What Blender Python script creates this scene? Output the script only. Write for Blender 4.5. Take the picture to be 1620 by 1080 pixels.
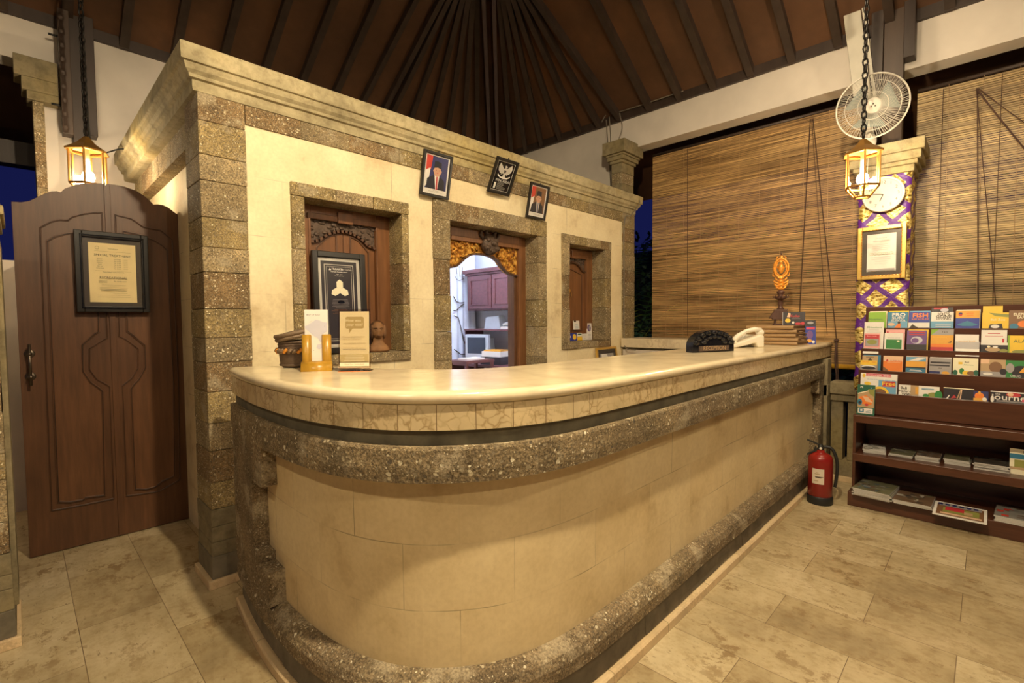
import bpy, bmesh, math, random
from mathutils import Matrix, Vector, Euler
PI = math.pi
R = math.radians
sc = bpy.context.scene
for o in list(bpy.data.objects):
    bpy.data.objects.remove(o)

# ------------------------------------------------------------------ camera
H = 1.35
yaw, pitch, roll, FPX = 0.776931875, -0.0440050444, -0.00776390394, 768.457
f = Vector((math.cos(yaw)*math.cos(pitch), math.sin(yaw)*math.cos(pitch), math.sin(pitch)))
r = Vector((math.sin(yaw), -math.cos(yaw), 0))
u = r.cross(f)
r2 = r*math.cos(roll) + u*math.sin(roll)
u2 = -r*math.sin(roll) + u*math.cos(roll)
cd = bpy.data.cameras.new('camera')
cam = bpy.data.objects.new('camera', cd)
sc.collection.objects.link(cam)
mw = Matrix((r2, u2, -f)).transposed().to_4x4()
mw.translation = (0, 0, H)
cam.matrix_world = mw
cd.sensor_fit = 'HORIZONTAL'; cd.sensor_width = 36
cd.lens = FPX/1620*36
cd.clip_start = 0.05; cd.clip_end = 200
sc.camera = cam

# ------------------------------------------------------------------ world and exposure
w = bpy.data.worlds.new('dusk_sky'); sc.world = w; w.use_nodes = True
bg = w.node_tree.nodes['Background']
bg.inputs[0].default_value = (0.0042, 0.0055, 0.036, 1)
bg.inputs[1].default_value = 0.9
sc.view_settings.view_transform = 'Standard'
sc.view_settings.look = 'None'
sc.view_settings.exposure = 0.80
sc.view_settings.gamma = 1
sc.view_settings.use_curve_mapping = False

LAMP = (1.0, 0.795, 0.51)           # warm bulbs
P_LEFT, P_RIGHT, P_FILL, P_SPOT, P_OFFICE = 10, 19, 42, 13, 66   # radiant power of each bulb, W
P_FILL_FRONT = 235  # unseen lamp added to brighten the facade

# ------------------------------------------------------------------ materials
MT = {}
def node_mat(name):
    m = bpy.data.materials.new(name); m.use_nodes = True
    MT[name] = m
    n = m.node_tree.nodes; l = m.node_tree.links
    return m, n, l, n['Principled BSDF']
def ramp(n, l, src, stops):
    c = n.new('ShaderNodeValToRGB')
    while len(c.color_ramp.elements) < len(stops): c.color_ramp.elements.new(0.5)
    for e, (p, col) in zip(c.color_ramp.elements, stops):
        e.position = p; e.color = tuple(col) + (1,)
    l.new(src, c.inputs[0]); return c.outputs[0]
def coords(n, l, scale=(1,1,1), kind='Object', rot=(0,0,0)):
    t = n.new('ShaderNodeTexCoord'); mp = n.new('ShaderNodeMapping')
    mp.inputs['Scale'].default_value = scale; mp.inputs['Rotation'].default_value = rot
    l.new(t.outputs[kind], mp.inputs[0]); return mp.outputs[0]
def noise(n, l, vec, scale, detail=4, rough=.55):
    t = n.new('ShaderNodeTexNoise'); t.inputs['Scale'].default_value = scale
    t.inputs['Detail'].default_value = detail; t.inputs['Roughness'].default_value = rough
    l.new(vec, t.inputs['Vector']); return t
def mixc(n, l, fac, a, b, mode='MIX'):
    m = n.new('ShaderNodeMix'); m.data_type = 'RGBA'; m.blend_type = mode
    for s, v in ((m.inputs[0], fac), (m.inputs[6], a), (m.inputs[7], b)):
        if isinstance(v, (int, float)): s.default_value = v
        elif isinstance(v, tuple): s.default_value = v + (1,) if len(v) == 3 else v
        else: l.new(v, s)
    return m.outputs[2]
def bump(n, l, bs, h, strength=.3, dist=.01):
    b = n.new('ShaderNodeBump'); b.inputs['Strength'].default_value = strength
    b.inputs['Distance'].default_value = dist
    l.new(h, b.inputs['Height'])
    if bs.inputs['Normal'].is_linked:
        l.new(bs.inputs['Normal'].links[0].from_socket, b.inputs['Normal'])
    l.new(b.outputs[0], bs.inputs['Normal'])
def scalec(c, k): return tuple(min(1, max(0, x*k)) for x in c)

def plain(name, col, rough=.5, metal=0, var=.12, vs=9, stretch=(1,1,1), bs=0, bstr=.3, spec=.5):
    m, n, l, b = node_mat(name)
    v = coords(n, l, stretch)
    t = noise(n, l, v, vs)
    l.new(ramp(n, l, t.outputs[0], [(.3, scalec(col, 1-var)), (.7, scalec(col, 1+var))]), b.inputs['Base Color'])
    b.inputs['Roughness'].default_value = rough; b.inputs['Metallic'].default_value = metal
    b.inputs['Specular IOR Level'].default_value = spec
    if bs:
        t2 = noise(n, l, v, bs); bump(n, l, b, t2.outputs[0], bstr, .004)
    return m

def conglomerate(name, base, peb=.6, scale=85, lightness=1.0):
    m, n, l, b = node_mat(name)
    v = coords(n, l)
    big = noise(n, l, v, 7, 5, .6)
    basec = ramp(n, l, big.outputs[0], [(.3, scalec(base, .65)), (.5, base), (.70, scalec(base, 1.45))])
    fine = noise(n, l, v, 130, 3, .7)
    basec = mixc(n, l, .8, basec, ramp(n, l, fine.outputs[0], [(.36, (.22,.2,.18)), (.5, (.75,.72,.66)), (.64, (1.35,1.3,1.2))]), 'MULTIPLY')
    nz = noise(n, l, v, 40, 2)
    def layer(sc, keep, rad, prev):
        vo = n.new('ShaderNodeTexVoronoi'); vo.inputs['Scale'].default_value = sc
        add = n.new('ShaderNodeMix'); add.data_type = 'VECTOR'; add.inputs[0].default_value = .014
        l.new(v, add.inputs[4]); l.new(nz.outputs['Color'], add.inputs[5]); l.new(add.outputs[1], vo.inputs['Vector'])
        sep = n.new('ShaderNodeSeparateColor'); l.new(vo.outputs['Color'], sep.inputs[0])
        gt = n.new('ShaderNodeMath'); gt.operation = 'GREATER_THAN'; gt.inputs[1].default_value = keep; l.new(sep.outputs[0], gt.inputs[0])
        # pebble radius varies from stone to stone
        rr_ = n.new('ShaderNodeMath'); rr_.operation = 'MULTIPLY_ADD'; rr_.inputs[1].default_value = rad*.6; rr_.inputs[2].default_value = rad*.45; l.new(sep.outputs[2], rr_.inputs[0])
        lt = n.new('ShaderNodeMath'); lt.operation = 'LESS_THAN'; l.new(vo.outputs['Distance'], lt.inputs[0]); l.new(rr_.outputs[0], lt.inputs[1])
        mu = n.new('ShaderNodeMath'); mu.operation = 'MULTIPLY'; l.new(gt.outputs[0], mu.inputs[0]); l.new(lt.outputs[0], mu.inputs[1])
        k = lightness
        pebc = ramp(n, l, sep.outputs[1], [(0, (.13,.095,.05)), (.3, scalec((.36,.28,.16), k)), (.55, (.10,.08,.055)), (.8, scalec((.50,.42,.26), k)), (1, scalec((.80,.74,.56), k))])
        return mixc(n, l, mu.outputs[0], prev, pebc), vo
    c1, vo2 = layer(scale*2.3, .35, .42, basec)
    c2, vo1 = layer(scale, peb, .46, c1)
    pt = noise(n, l, v, 6.5, 5, .6)
    c2 = mixc(n, l, ramp(n, l, pt.outputs[0], [(.56, (0,0,0)), (.64, (.75,.75,.75))]), c2, mixc(n, l, .8, (.46,.385,.255), ramp(n, l, fine.outputs[0], [(.36, (.5,.48,.44)), (.6, (1.1,1.1,1.1))]), 'MULTIPLY'))
    l.new(c2, b.inputs['Base Color'])
    b.inputs['Roughness'].default_value = .8
    bump(n, l, b, vo1.outputs['Distance'], .5, .004)
    bump(n, l, b, fine.outputs[0], .7, .006)
    return m
conglomerate('stone_brown', (.26,.175,.085), .55, 100, 1.1)
conglomerate('stone_grey', (.31,.24,.135), .55, 95, 1.1)
conglomerate('stone_light', (.42,.33,.19), .6, 100, 1.1)
conglomerate('stone_yellow', (.34,.26,.12), .5, 95, 1.15)
conglomerate('stone_band', (.26,.20,.115), .42, 62, 1.05)
conglomerate('stone_base', (.24,.18,.105), .6, 80, .9)
def weathered(name, col, dark, stain):
    m, n, l, b = node_mat(name); v = coords(n, l)
    t = noise(n, l, v, 3.5, 7, .65); t2 = noise(n, l, v, 22, 6, .7); t3 = noise(n, l, v, 90, 3, .6); t4 = noise(n, l, v, 1.6, 3)
    c = ramp(n, l, t.outputs[0], [(.3, dark), (.5, col), (.68, scalec(col, 1.25))])
    c = mixc(n, l, ramp(n, l, t4.outputs[0], [(.5, (0,0,0)), (.66, (.7,.7,.7))]), c, stain)
    c = mixc(n, l, .6, c, ramp(n, l, t2.outputs[0], [(.32, (.45,.42,.36)), (.55, (1,1,1))]), 'MULTIPLY')
    l.new(c, b.inputs['Base Color']); b.inputs['Roughness'].default_value = .85
    bump(n, l, b, t2.outputs[0], .35, .006); bump(n, l, b, t3.outputs[0], .3, .003)
weathered('sandstone', (.44,.375,.225), (.25,.21,.12), (.46,.35,.12))
weathered('sandstone_dark', (.26,.215,.125), (.15,.125,.075), (.29,.22,.08))
plain('plinth_stone', (.17,.145,.10), .8, var=.3, vs=12, bs=60, bstr=.4)
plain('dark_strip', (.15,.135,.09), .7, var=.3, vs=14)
plain('render_white', (.68,.62,.55), .8, var=.10, vs=2.2, bs=30, bstr=.1)
plain('office_white', (.82,.84,.88), .7, var=.02)
plain('timber', (.045,.029,.022), .5, var=.25, vs=12, stretch=(1,1,.15), bs=40, bstr=.15)
plain('timber_mid', (.062,.037,.024), .5, var=.22, vs=14, stretch=(1,1,.12), bs=40, bstr=.15)

def boards(name, col):
    m, n, l, b = node_mat(name)
    v = coords(n, l)
    t = noise(n, l, v, 1.3, 3); t2 = noise(n, l, v, 14, 5)
    c = ramp(n, l, t.outputs[0], [(.3, scalec(col, .6)), (.55, col), (.75, scalec((col[0]*1.1, col[1], col[2]*.8), 1.4))])
    c = mixc(n, l, .35, c, ramp(n, l, t2.outputs[0], [(.3, (.5,.5,.5)), (.7, (1,1,1))]), 'MULTIPLY')
    l.new(c, b.inputs['Base Color']); b.inputs['Roughness'].default_value = .55
plain('hip_timber', (.085,.060,.062), .5, var=.2, vs=12, bs=40, bstr=.15)
boards('ceiling_board', (.125,.058,.028))

def limestone(name, axes, bw, bh, col=(.80,.66,.40), off=(0,0), uv=False):
    m, n, l, b = node_mat(name)
    if uv:
        t = n.new('ShaderNodeTexCoord'); src = t.outputs['UV']; vo3 = coords(n, l)
    else:
        t = n.new('ShaderNodeTexCoord'); s = n.new('ShaderNodeSeparateXYZ'); l.new(t.outputs['Object'], s.inputs[0])
        c = n.new('ShaderNodeCombineXYZ'); l.new(s.outputs[axes[0]], c.inputs[0]); l.new(s.outputs[axes[1]], c.inputs[1])
        src = c.outputs[0]; vo3 = t.outputs['Object']
    mp = n.new('ShaderNodeMapping'); mp.inputs['Location'].default_value = (off[0], off[1], 0); l.new(src, mp.inputs[0])
    bt = n.new('ShaderNodeTexBrick'); l.new(mp.outputs[0], bt.inputs['Vector'])
    bt.inputs['Scale'].default_value = 1; bt.inputs['Brick Width'].default_value = bw; bt.inputs['Row Height'].default_value = bh
    bt.inputs['Mortar Size'].default_value = .0016; bt.inputs['Mortar Smooth'].default_value = .2
    bt.inputs['Color1'].default_value = (0,0,0,1); bt.inputs['Color2'].default_value = (1,1,1,1); bt.inputs['Mortar'].default_value = (.5,.5,.5,1)
    t1 = noise(n, l, vo3, 3.0, 6, .62)
    base = ramp(n, l, t1.outputs[0], [(.27, (col[0]*.66, col[1]*.57, col[2]*.45)), (.43, (col[0]*.93, col[1]*.9, col[2]*.84)), (.7, scalec(col, 1.08))])
    base = mixc(n, l, .10, base, bt.outputs['Color'], 'SOFT_LIGHT')
    t2 = noise(n, l, vo3, 55, 4)
    base = mixc(n, l, .25, base, ramp(n, l, t2.outputs[0], [(.3, (.72,.66,.56)), (.6, (1,1,1))]), 'MULTIPLY')
    # joints are only visible here and there
    tj = noise(n, l, vo3, 4.5, 2)
    jm = n.new('ShaderNodeMath'); jm.operation = 'MULTIPLY'; l.new(bt.outputs['Fac'], jm.inputs[0])
    l.new(ramp(n, l, tj.outputs[0], [(.45, (.07,.07,.07)), (.66, (.75,.75,.75))]), jm.inputs[1])
    base = mixc(n, l, jm.outputs[0], base, (.22,.15,.07))
    l.new(base, b.inputs['Base Color']); b.inputs['Roughness'].default_value = .62
    inv = n.new('ShaderNodeMath'); inv.operation = 'SUBTRACT'; inv.inputs[0].default_value = 1; l.new(bt.outputs['Fac'], inv.inputs[1])
    bump(n, l, b, inv.outputs[0], .12, .002)
    bump(n, l, b, t2.outputs[0], .10, .003)
    return m
limestone('limestone_front', (0, 2), .46, .31, (.90,.79,.53), off=(.1,.05))
limestone('limestone_side', (1, 2), .46, .31, (.88,.76,.50), off=(.1,.05))
limestone('limestone_counter', None, .40, .215, (.80,.655,.385), off=(.12,.0), uv=True)

def marble(name, col, joint_u=None, row=10, rough=.22, uv=False, dark=.45):
    m, n, l, b = node_mat(name)
    v = coords(n, l)
    t1 = noise(n, l, v, 6, 6, .6)
    base = ramp(n, l, t1.outputs[0], [(.3, scalec(col, .82)), (.5, col), (.7, scalec(col, 1.12))])
    t2 = noise(n, l, v, 11, 7, .7)
    vein = ramp(n, l, t2.outputs[0], [(.44, (0,0,0)), (.49, (1,1,1)), (.54, (0,0,0))])
    t3 = noise(n, l, v, 3, 2)
    vm = n.new('ShaderNodeMath'); vm.operation = 'MULTIPLY'; l.new(vein, vm.inputs[0])
    l.new(ramp(n, l, t3.outputs[0], [(.45, (0,0,0)), (.65, (dark,dark,dark))]), vm.inputs[1])
    base = mixc(n, l, vm.outputs[0], base, (.33,.21,.09))
    if dark > .5:                      # brown crackle veins
        ds = noise(n, l, v, 9, 3); ad = n.new('ShaderNodeMix'); ad.data_type = 'VECTOR'; ad.inputs[0].default_value = .10
        l.new(v, ad.inputs[4]); l.new(ds.outputs['Color'], ad.inputs[5])
        vo = n.new('ShaderNodeTexVoronoi'); vo.feature = 'DISTANCE_TO_EDGE'; vo.inputs['Scale'].default_value = 26; l.new(ad.outputs[1], vo.inputs['Vector'])
        ck = ramp(n, l, vo.outputs['Distance'], [(0, (1,1,1)), (.035, (.5,.5,.5)), (.09, (0,0,0))])
        t6 = noise(n, l, v, 7, 3)
        cm = n.new('ShaderNodeMath'); cm.operation = 'MULTIPLY'; l.new(ck, cm.inputs[0]); l.new(ramp(n, l, t6.outputs[0], [(.40, (.05,.05,.05)), (.58, (.75,.75,.75))]), cm.inputs[1])
        base = mixc(n, l, cm.outputs[0], base, (.34,.215,.085))
    if joint_u:
        t = n.new('ShaderNodeTexCoord')
        bt = n.new('ShaderNodeTexBrick'); l.new(t.outputs['UV'], bt.inputs['Vector']); bt.offset = 0
        bt.inputs['Scale'].default_value = 1; bt.inputs['Brick Width'].default_value = joint_u; bt.inputs['Row Height'].default_value = row
        bt.inputs['Mortar Size'].default_value = .0012; bt.inputs['Color1'].default_value = (.2,.2,.2,1); bt.inputs['Color2'].default_value = (.8,.8,.8,1)
        base = mixc(n, l, .16, base, bt.outputs['Color'], 'SOFT_LIGHT')
        base = mixc(n, l, bt.outputs['Fac'], base, (.2,.13,.06))
    l.new(base, b.inputs['Base Color']); b.inputs['Roughness'].default_value = rough
    return m
marble('marble_top', (.78,.66,.44), rough=.19, dark=.15)
marble('marble_fascia', (.68,.54,.31), .118, rough=.22, uv=True, dark=.85)
marble('marble_fascia_long', (.68,.54,.31), .46, rough=.22, uv=True, dark=.6)
marble('marble_skirting', (.74,.57,.34), .42, rough=.4)
marble('marble_ledge', (.70,.60,.42), rough=.3)
marble('marble_plain', (.72,.55,.33), rough=.4)

def floor_mat():
    m, n, l, b = node_mat('travertine_tiles')
    t = n.new('ShaderNodeTexCoord'); s = n.new('ShaderNodeSeparateXYZ'); l.new(t.outputs['Object'], s.inputs[0])
    c = n.new('ShaderNodeCombineXYZ'); l.new(s.outputs[1], c.inputs[0]); l.new(s.outputs[0], c.inputs[1])
    mp = n.new('ShaderNodeMapping'); mp.inputs['Location'].default_value = (-.675+.615*10, -.14+.305*20, 0); l.new(c.outputs[0], mp.inputs[0])
    bt = n.new('ShaderNodeTexBrick'); l.new(mp.outputs[0], bt.inputs['Vector'])
    bt.inputs['Scale'].default_value = 1; bt.inputs['Brick Width'].default_value = .615; bt.inputs['Row Height'].default_value = .305
    bt.inputs['Mortar Size'].default_value = .0014; bt.inputs['Mortar Smooth'].default_value = .1
    bt.inputs['Color1'].default_value = (.1,.1,.1,1); bt.inputs['Color2'].default_value = (.9,.9,.9,1)
    v = t.outputs['Object']
    vs = coords(n, l, (1, .7, 1))
    t1 = noise(n, l, vs, 3.2, 6, .6)
    base = ramp(n, l, t1.outputs[0], [(.3, (.34,.265,.15)), (.5, (.48,.39,.23)), (.7, (.60,.50,.32))])
    t4 = noise(n, l, vs, 26, 5, .65)
    base = mixc(n, l, .5, base, ramp(n, l, t4.outputs[0], [(.32, (.6,.5,.36)), (.55, (1,1,1))]), 'MULTIPLY')
    base = mixc(n, l, .42, base, bt.outputs['Color'], 'SOFT_LIGHT')
    # brown pits and stains, some tiles more than others
    t2 = noise(n, l, vs, 8.5, 10, .78)
    st = ramp(n, l, t2.outputs[0], [(.548, (0,0,0)), (.572, (1,1,1))])
    t3 = noise(n, l, v, 1.7, 2)
    sm = n.new('ShaderNodeMath'); sm.operation = 'MULTIPLY'; l.new(st, sm.inputs[0])
    l.new(ramp(n, l, t3.outputs[0], [(.40, (.22,.22,.22)), (.58, (.85,.85,.85))]), sm.inputs[1])
    base = mixc(n, l, sm.outputs[0], base, (.25,.165,.075))
    t5 = noise(n, l, coords(n, l, (2.2, .8, 1)), 26, 5, .7)
    base = mixc(n, l, ramp(n, l, t5.outputs[0], [(.60, (0,0,0)), (.66, (.7,.7,.7))]), base, (.22,.15,.075))
    base = mixc(n, l, bt.outputs['Fac'], base, (.17,.115,.06))
    l.new(base, b.inputs['Base Color'])
    l.new(ramp(n, l, t1.outputs[0], [(.3, (.5,.5,.5)), (.7, (.3,.3,.3))]), b.inputs['Roughness'])
    inv = n.new('ShaderNodeMath'); inv.operation = 'SUBTRACT'; inv.inputs[0].default_value = 1; l.new(bt.outputs['Fac'], inv.inputs[1])
    bump(n, l, b, inv.outputs[0], .4, .002)
floor_mat()

def wood(name, col, stretch=(7,7,.6), rough=.42, var=.32):
    m, n, l, b = node_mat(name)
    v = coords(n, l, stretch)
    t = noise(n, l, v, 6, 6, .6); t2 = noise(n, l, coords(n, l), 3, 2)
    c = ramp(n, l, t.outputs[0], [(.25, scalec(col, 1-var)), (.5, col), (.75, scalec(col, 1+var))])
    c = mixc(n, l, .5, c, ramp(n, l, t2.outputs[0], [(.3, (.62,.58,.55)), (.7, (1,1,1))]), 'MULTIPLY')
    l.new(c, b.inputs['Base Color']); b.inputs['Roughness'].default_value = rough
    bump(n, l, b, t.outputs[0], .08, .002)
wood('door_wood', (.120,.052,.022))
wood('door_panel', (.145,.063,.026))
wood('terracotta_dark', (.22,.11,.05), (3,3,3), .7)
wood('window_wood', (.22,.095,.036))
wood('groove_shade_stain', (.035,.016,.009))  # groove shade and dirt stain, both put into one dark colour
wood('window_dark', (.13,.06,.03))
wood('shelf_wood', (.095,.034,.017), (4,.6,6), .3)
wood('cabinet_wood', (.17,.06,.06), (4,.6,6), .35)
wood('terracotta', (.30,.15,.06), (3,3,3), .7)
wood('ornament_base', (.10,.045,.03), (5,5,2), .45)
wood('bamboo_yellow', (.50,.275,.03), (8,8,.8), .3, .2)
wood('basket_brown', (.13,.085,.055), (20,20,20), .6)
wood('basket_rim', (.22,.15,.09), (20,20,20), .6)
wood('folder_brown', (.42,.27,.13), (3,3,3), .6, .15)
wood('folder_edge', (.30,.20,.11), (2,2,40), .7)

def gold_carving():
    m, n, l, b = node_mat('gilt_carving')
    v = coords(n, l)
    t = noise(n, l, v, 34, 3, .5)
    l.new(ramp(n, l, t.outputs[0], [(.35, (.22,.07,.012)), (.5, (.70,.33,.05)), (.65, (.95,.62,.14))]), b.inputs['Base Color'])
    b.inputs['Metallic'].default_value = .45; b.inputs['Roughness'].default_value = .38
    bump(n, l, b, t.outputs[0], 1.0, .02)
gold_carving()
plain('dark_carving', (.10,.065,.045), .55, var=.5, vs=60, bs=70, bstr=1)
plain('gilt_orange', (.75,.30,.035), .35, .3, var=.35, vs=60, bs=60, bstr=.6)

def bamboo_blind(name, c1, c2, pitch):
    m, n, l, b = node_mat(name)
    t = n.new('ShaderNodeTexCoord')
    v = coords(n, l, (1, 1.3, 1/pitch*.9))
    a = noise(n, l, v, 1.0, 4, .7)
    big = noise(n, l, coords(n, l, (1, .5, 2.6)), 1.6, 4)
    c = ramp(n, l, a.outputs[0], [(.34, c1), (.5, scalec(c2, .62)), (.66, scalec(c2, 1.15))])
    c = mixc(n, l, .9, c, ramp(n, l, big.outputs[0], [(.32, (.46,.40,.33)), (.6, (1,1,1))]), 'MULTIPLY')
    l.new(c, b.inputs['Base Color']); b.inputs['Roughness'].default_value = .45
bamboo_blind('bamboo_slats', (.13,.07,.025), (.68,.43,.18), .0158)
bamboo_blind('bamboo_slats_pale', (.24,.15,.055), (.60,.425,.18), .0158)

def poleng():
    m, n, l, b = node_mat('purple_gold_cloth')
    t = n.new('ShaderNodeTexCoord'); s = n.new('ShaderNodeSeparateXYZ'); l.new(t.outputs['Object'], s.inputs[0])
    nz = noise(n, l, t.outputs['Object'], 7, 2)
    def mth(op, a, b_=None):
        x = n.new('ShaderNodeMath'); x.operation = op
        for i, q in enumerate((a, b_)):
            if q is None: continue
            if isinstance(q, (int, float)): x.inputs[i].default_value = q
            else: l.new(q, x.inputs[i])
        return x.outputs[0]
    xy = mth('ADD', s.outputs[0], s.outputs[1])
    z = mth('ADD', s.outputs[2], mth('MULTIPLY', nz.outputs[0], .05))
    p = .19
    def stripe(q):
        fr = mth('FRACT', mth('DIVIDE', mth('ADD', q, 10.0), p))
        return mth('LESS_THAN', mth('ABSOLUTE', mth('SUBTRACT', fr, .5)), .13)
    st = mth('MAXIMUM', stripe(mth('ADD', xy, z)), stripe(mth('SUBTRACT', xy, z)))
    g = noise(n, l, coords(n, l, (1,1,1.8)), 38, 3, .6)
    gold = ramp(n, l, g.outputs[0], [(.36, (.10,.05,.01)), (.47, (.62,.43,.09)), (.6, (.95,.80,.35))])
    l.new(mixc(n, l, st, gold, (.115,.02,.26)), b.inputs['Base Color'])
    l.new(mth('MULTIPLY', mth('SUBTRACT', 1.0, st), .55), b.inputs['Metallic'])
    b.inputs['Roughness'].default_value = .38
    bump(n, l, b, g.outputs[0], .5, .012)
poleng()

for nm, col, rg, mt in [
    ('black_frame', (.018,.016,.014), .32, 0), ('black_gloss', (.012,.012,.014), .15, 0), ('black_rubber', (.015,.015,.014), .5, 0),
    ('mat_dark', (.10,.085,.07), .2, 0), ('silver', (.66,.63,.57), .4, .25), ('silver_matt', (.62,.58,.52), .5, 0),
    ('paper_cream', (.86,.70,.36), .6, 0), ('paper_white', (.80,.77,.72), .6, 0), ('paper_pale', (.86,.80,.58), .5, 0),
    ('ink', (.07,.05,.03), .6, 0), ('ink_brown', (.36,.27,.12), .6, 0), ('lavender', (.60,.59,.67), .6, 0), ('tan', (.44,.34,.15), .6, 0),
    ('chain_black', (.02,.017,.015), .45, .6), ('brass', (.42,.22,.05), .4, .7), ('gold', (.78,.52,.14), .3, .85),
    ('red_paint', (.25,.014,.010), .28, 0), ('label_white', (.70,.62,.50), .5, 0), ('phone_cream', (.84,.78,.64), .35, 0),
    ('crt_grey', (.52,.55,.58), .45, 0), ('crt_screen', (.045,.055,.075), .12, 0), ('plastic_white', (.74,.70,.62), .4, 0),
    ('trunk_white', (.60,.57,.48), .5, 0), ('fan_blade', (.30,.36,.34), .25, 0), ('cable_grey', (.20,.17,.13), .6, 0), ('cord_brown', (.07,.035,.025), .8, 0),
    ('skin', (.62,.36,.24), .5, 0), ('flag_red', (.55,.05,.03), .5, 0), ('navy', (.03,.035,.14), .4, 0), ('suit', (.02,.02,.03), .5, 0),
    ('c_green', (.25,.46,.04), .4, 0), ('c_dkgreen', (.02,.12,.07), .4, 0), ('c_forest', (.03,.22,.05), .4, 0), ('c_blue', (.03,.05,.33), .35, 0), ('c_sky', (.16,.38,.58), .4, 0),
    ('c_teal', (.04,.20,.34), .4, 0), ('c_orange', (.80,.22,.03), .4, 0), ('c_yellow', (.85,.56,.04), .4, 0), ('c_red', (.52,.04,.05), .4, 0),
    ('c_pink', (.80,.40,.38), .4, 0), ('c_magenta', (.62,.06,.12), .4, 0), ('c_purple', (.16,.08,.26), .4, 0), ('c_brown', (.22,.11,.05), .4, 0), ('c_tan', (.48,.33,.18), .4, 0),
    ('c_grey', (.35,.33,.33), .4, 0), ('c_dark', (.035,.03,.035), .3, 0), ('c_amber', (.75,.38,.05), .4, 0), ('c_olive', (.28,.29,.07), .4, 0), ('c_peach', (.75,.50,.32), .4, 0),
    ('dark_void', (.012,.01,.008), .9, 0), ('leaf_green', (.05,.12,.03), .5, 0), ('leaf_lit', (.30,.34,.04), .5, 0), ('garden_soil', (.03,.035,.02), .95, 0),
    ('clock_face', (.46,.45,.41), .4, 0), ('curtain_white', (.80,.83,.90), .8, 0), ('handle_metal', (.16,.13,.10), .35, .9), ('stem', (.10,.08,.04), .7, 0),
    ('magazine_edge', (.50,.48,.44), .6, 0), ('m_olive', (.17,.165,.095), .3, 0), ('m_dark', (.07,.06,.05), .3, 0), ('m_grey', (.26,.25,.23), .3, 0), ('m_blue', (.09,.13,.15), .3, 0), ('m_brown', (.16,.10,.06), .3, 0), ('m_pale', (.48,.45,.38), .3, 0),
    ('copper_plate', (.30,.16,.10), .45, .3)]:
    plain(nm, col, rg, mt, var=.06)

def emis(name, col, s):
    m, n, l, b = node_mat(name)
    b.inputs['Base Color'].default_value = col + (1,)
    b.inputs['Emission Color'].default_value = col + (1,); b.inputs['Emission Strength'].default_value = s
def bulb_strength(P, rad):       # power of a spherical mesh lamp -> radiance
    return P/(4*PI*PI*rad*rad)
emis('bulb_left', LAMP, bulb_strength(P_LEFT, .034)); emis('bulb_right', LAMP, bulb_strength(P_RIGHT, .034))
emis('bulb_fill', LAMP, bulb_strength(P_FILL, .04)); emis('bulb_fill_front', LAMP, bulb_strength(P_FILL_FRONT, .04)); emis('bulb_spot', (1,.78,.5), bulb_strength(P_SPOT, .035))
emis('tube_cool', (.62,.72,1.0), P_OFFICE/(PI*2*PI*.018*1.1))

def glass():
    for name, fac in (('pane_glass', .05), ('picture_glass', .045), ('acrylic', .07)):
        m, n, l, b = node_mat(name)
        n.remove(b)
        tr = n.new('ShaderNodeBsdfTransparent'); gl = n.new('ShaderNodeBsdfGlossy'); gl.inputs['Roughness'].default_value = .03
        lw = n.new('ShaderNodeLayerWeight'); pw = n.new('ShaderNodeMath'); pw.operation = 'POWER'; pw.inputs[1].default_value = 4; l.new(lw.outputs['Facing'], pw.inputs[0])
        ma = n.new('ShaderNodeMath'); ma.operation = 'MULTIPLY_ADD'; ma.inputs[1].default_value = .6; ma.inputs[2].default_value = fac*.8; l.new(pw.outputs[0], ma.inputs[0])
        mx = n.new('ShaderNodeMixShader'); l.new(ma.outputs[0], mx.inputs[0])
        l.new(tr.outputs[0], mx.inputs[1]); l.new(gl.outputs[0], mx.inputs[2])
        l.new(mx.outputs[0], n['Material Output'].inputs[0])
        if name == 'acrylic': tr.inputs[0].default_value = (.96,.93,.88,1)
glass()

# ------------------------------------------------------------------ mesh builder
COL = sc.collection
_txt = {}
def text_mesh(s, bold=0):
    k = (s, bold)
    if k in _txt: return _txt[k]
    cu = bpy.data.curves.new('lettering', 'FONT'); cu.body = s; cu.size = 1; cu.align_x = 'CENTER'; cu.align_y = 'CENTER'
    cu.resolution_u = 2; cu.offset = bold
    o = bpy.data.objects.new('lettering', cu); COL.objects.link(o)
    dg = bpy.context.evaluated_depsgraph_get()
    me = bpy.data.meshes.new_from_object(o.evaluated_get(dg))
    vs = [(v.co.x, v.co.y) for v in me.vertices]; fs = [tuple(p.vertices) for p in me.polygons]
    bpy.data.objects.remove(o); bpy.data.meshes.remove(me); bpy.data.curves.remove(cu)
    _txt[k] = (vs, fs); return _txt[k]

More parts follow.
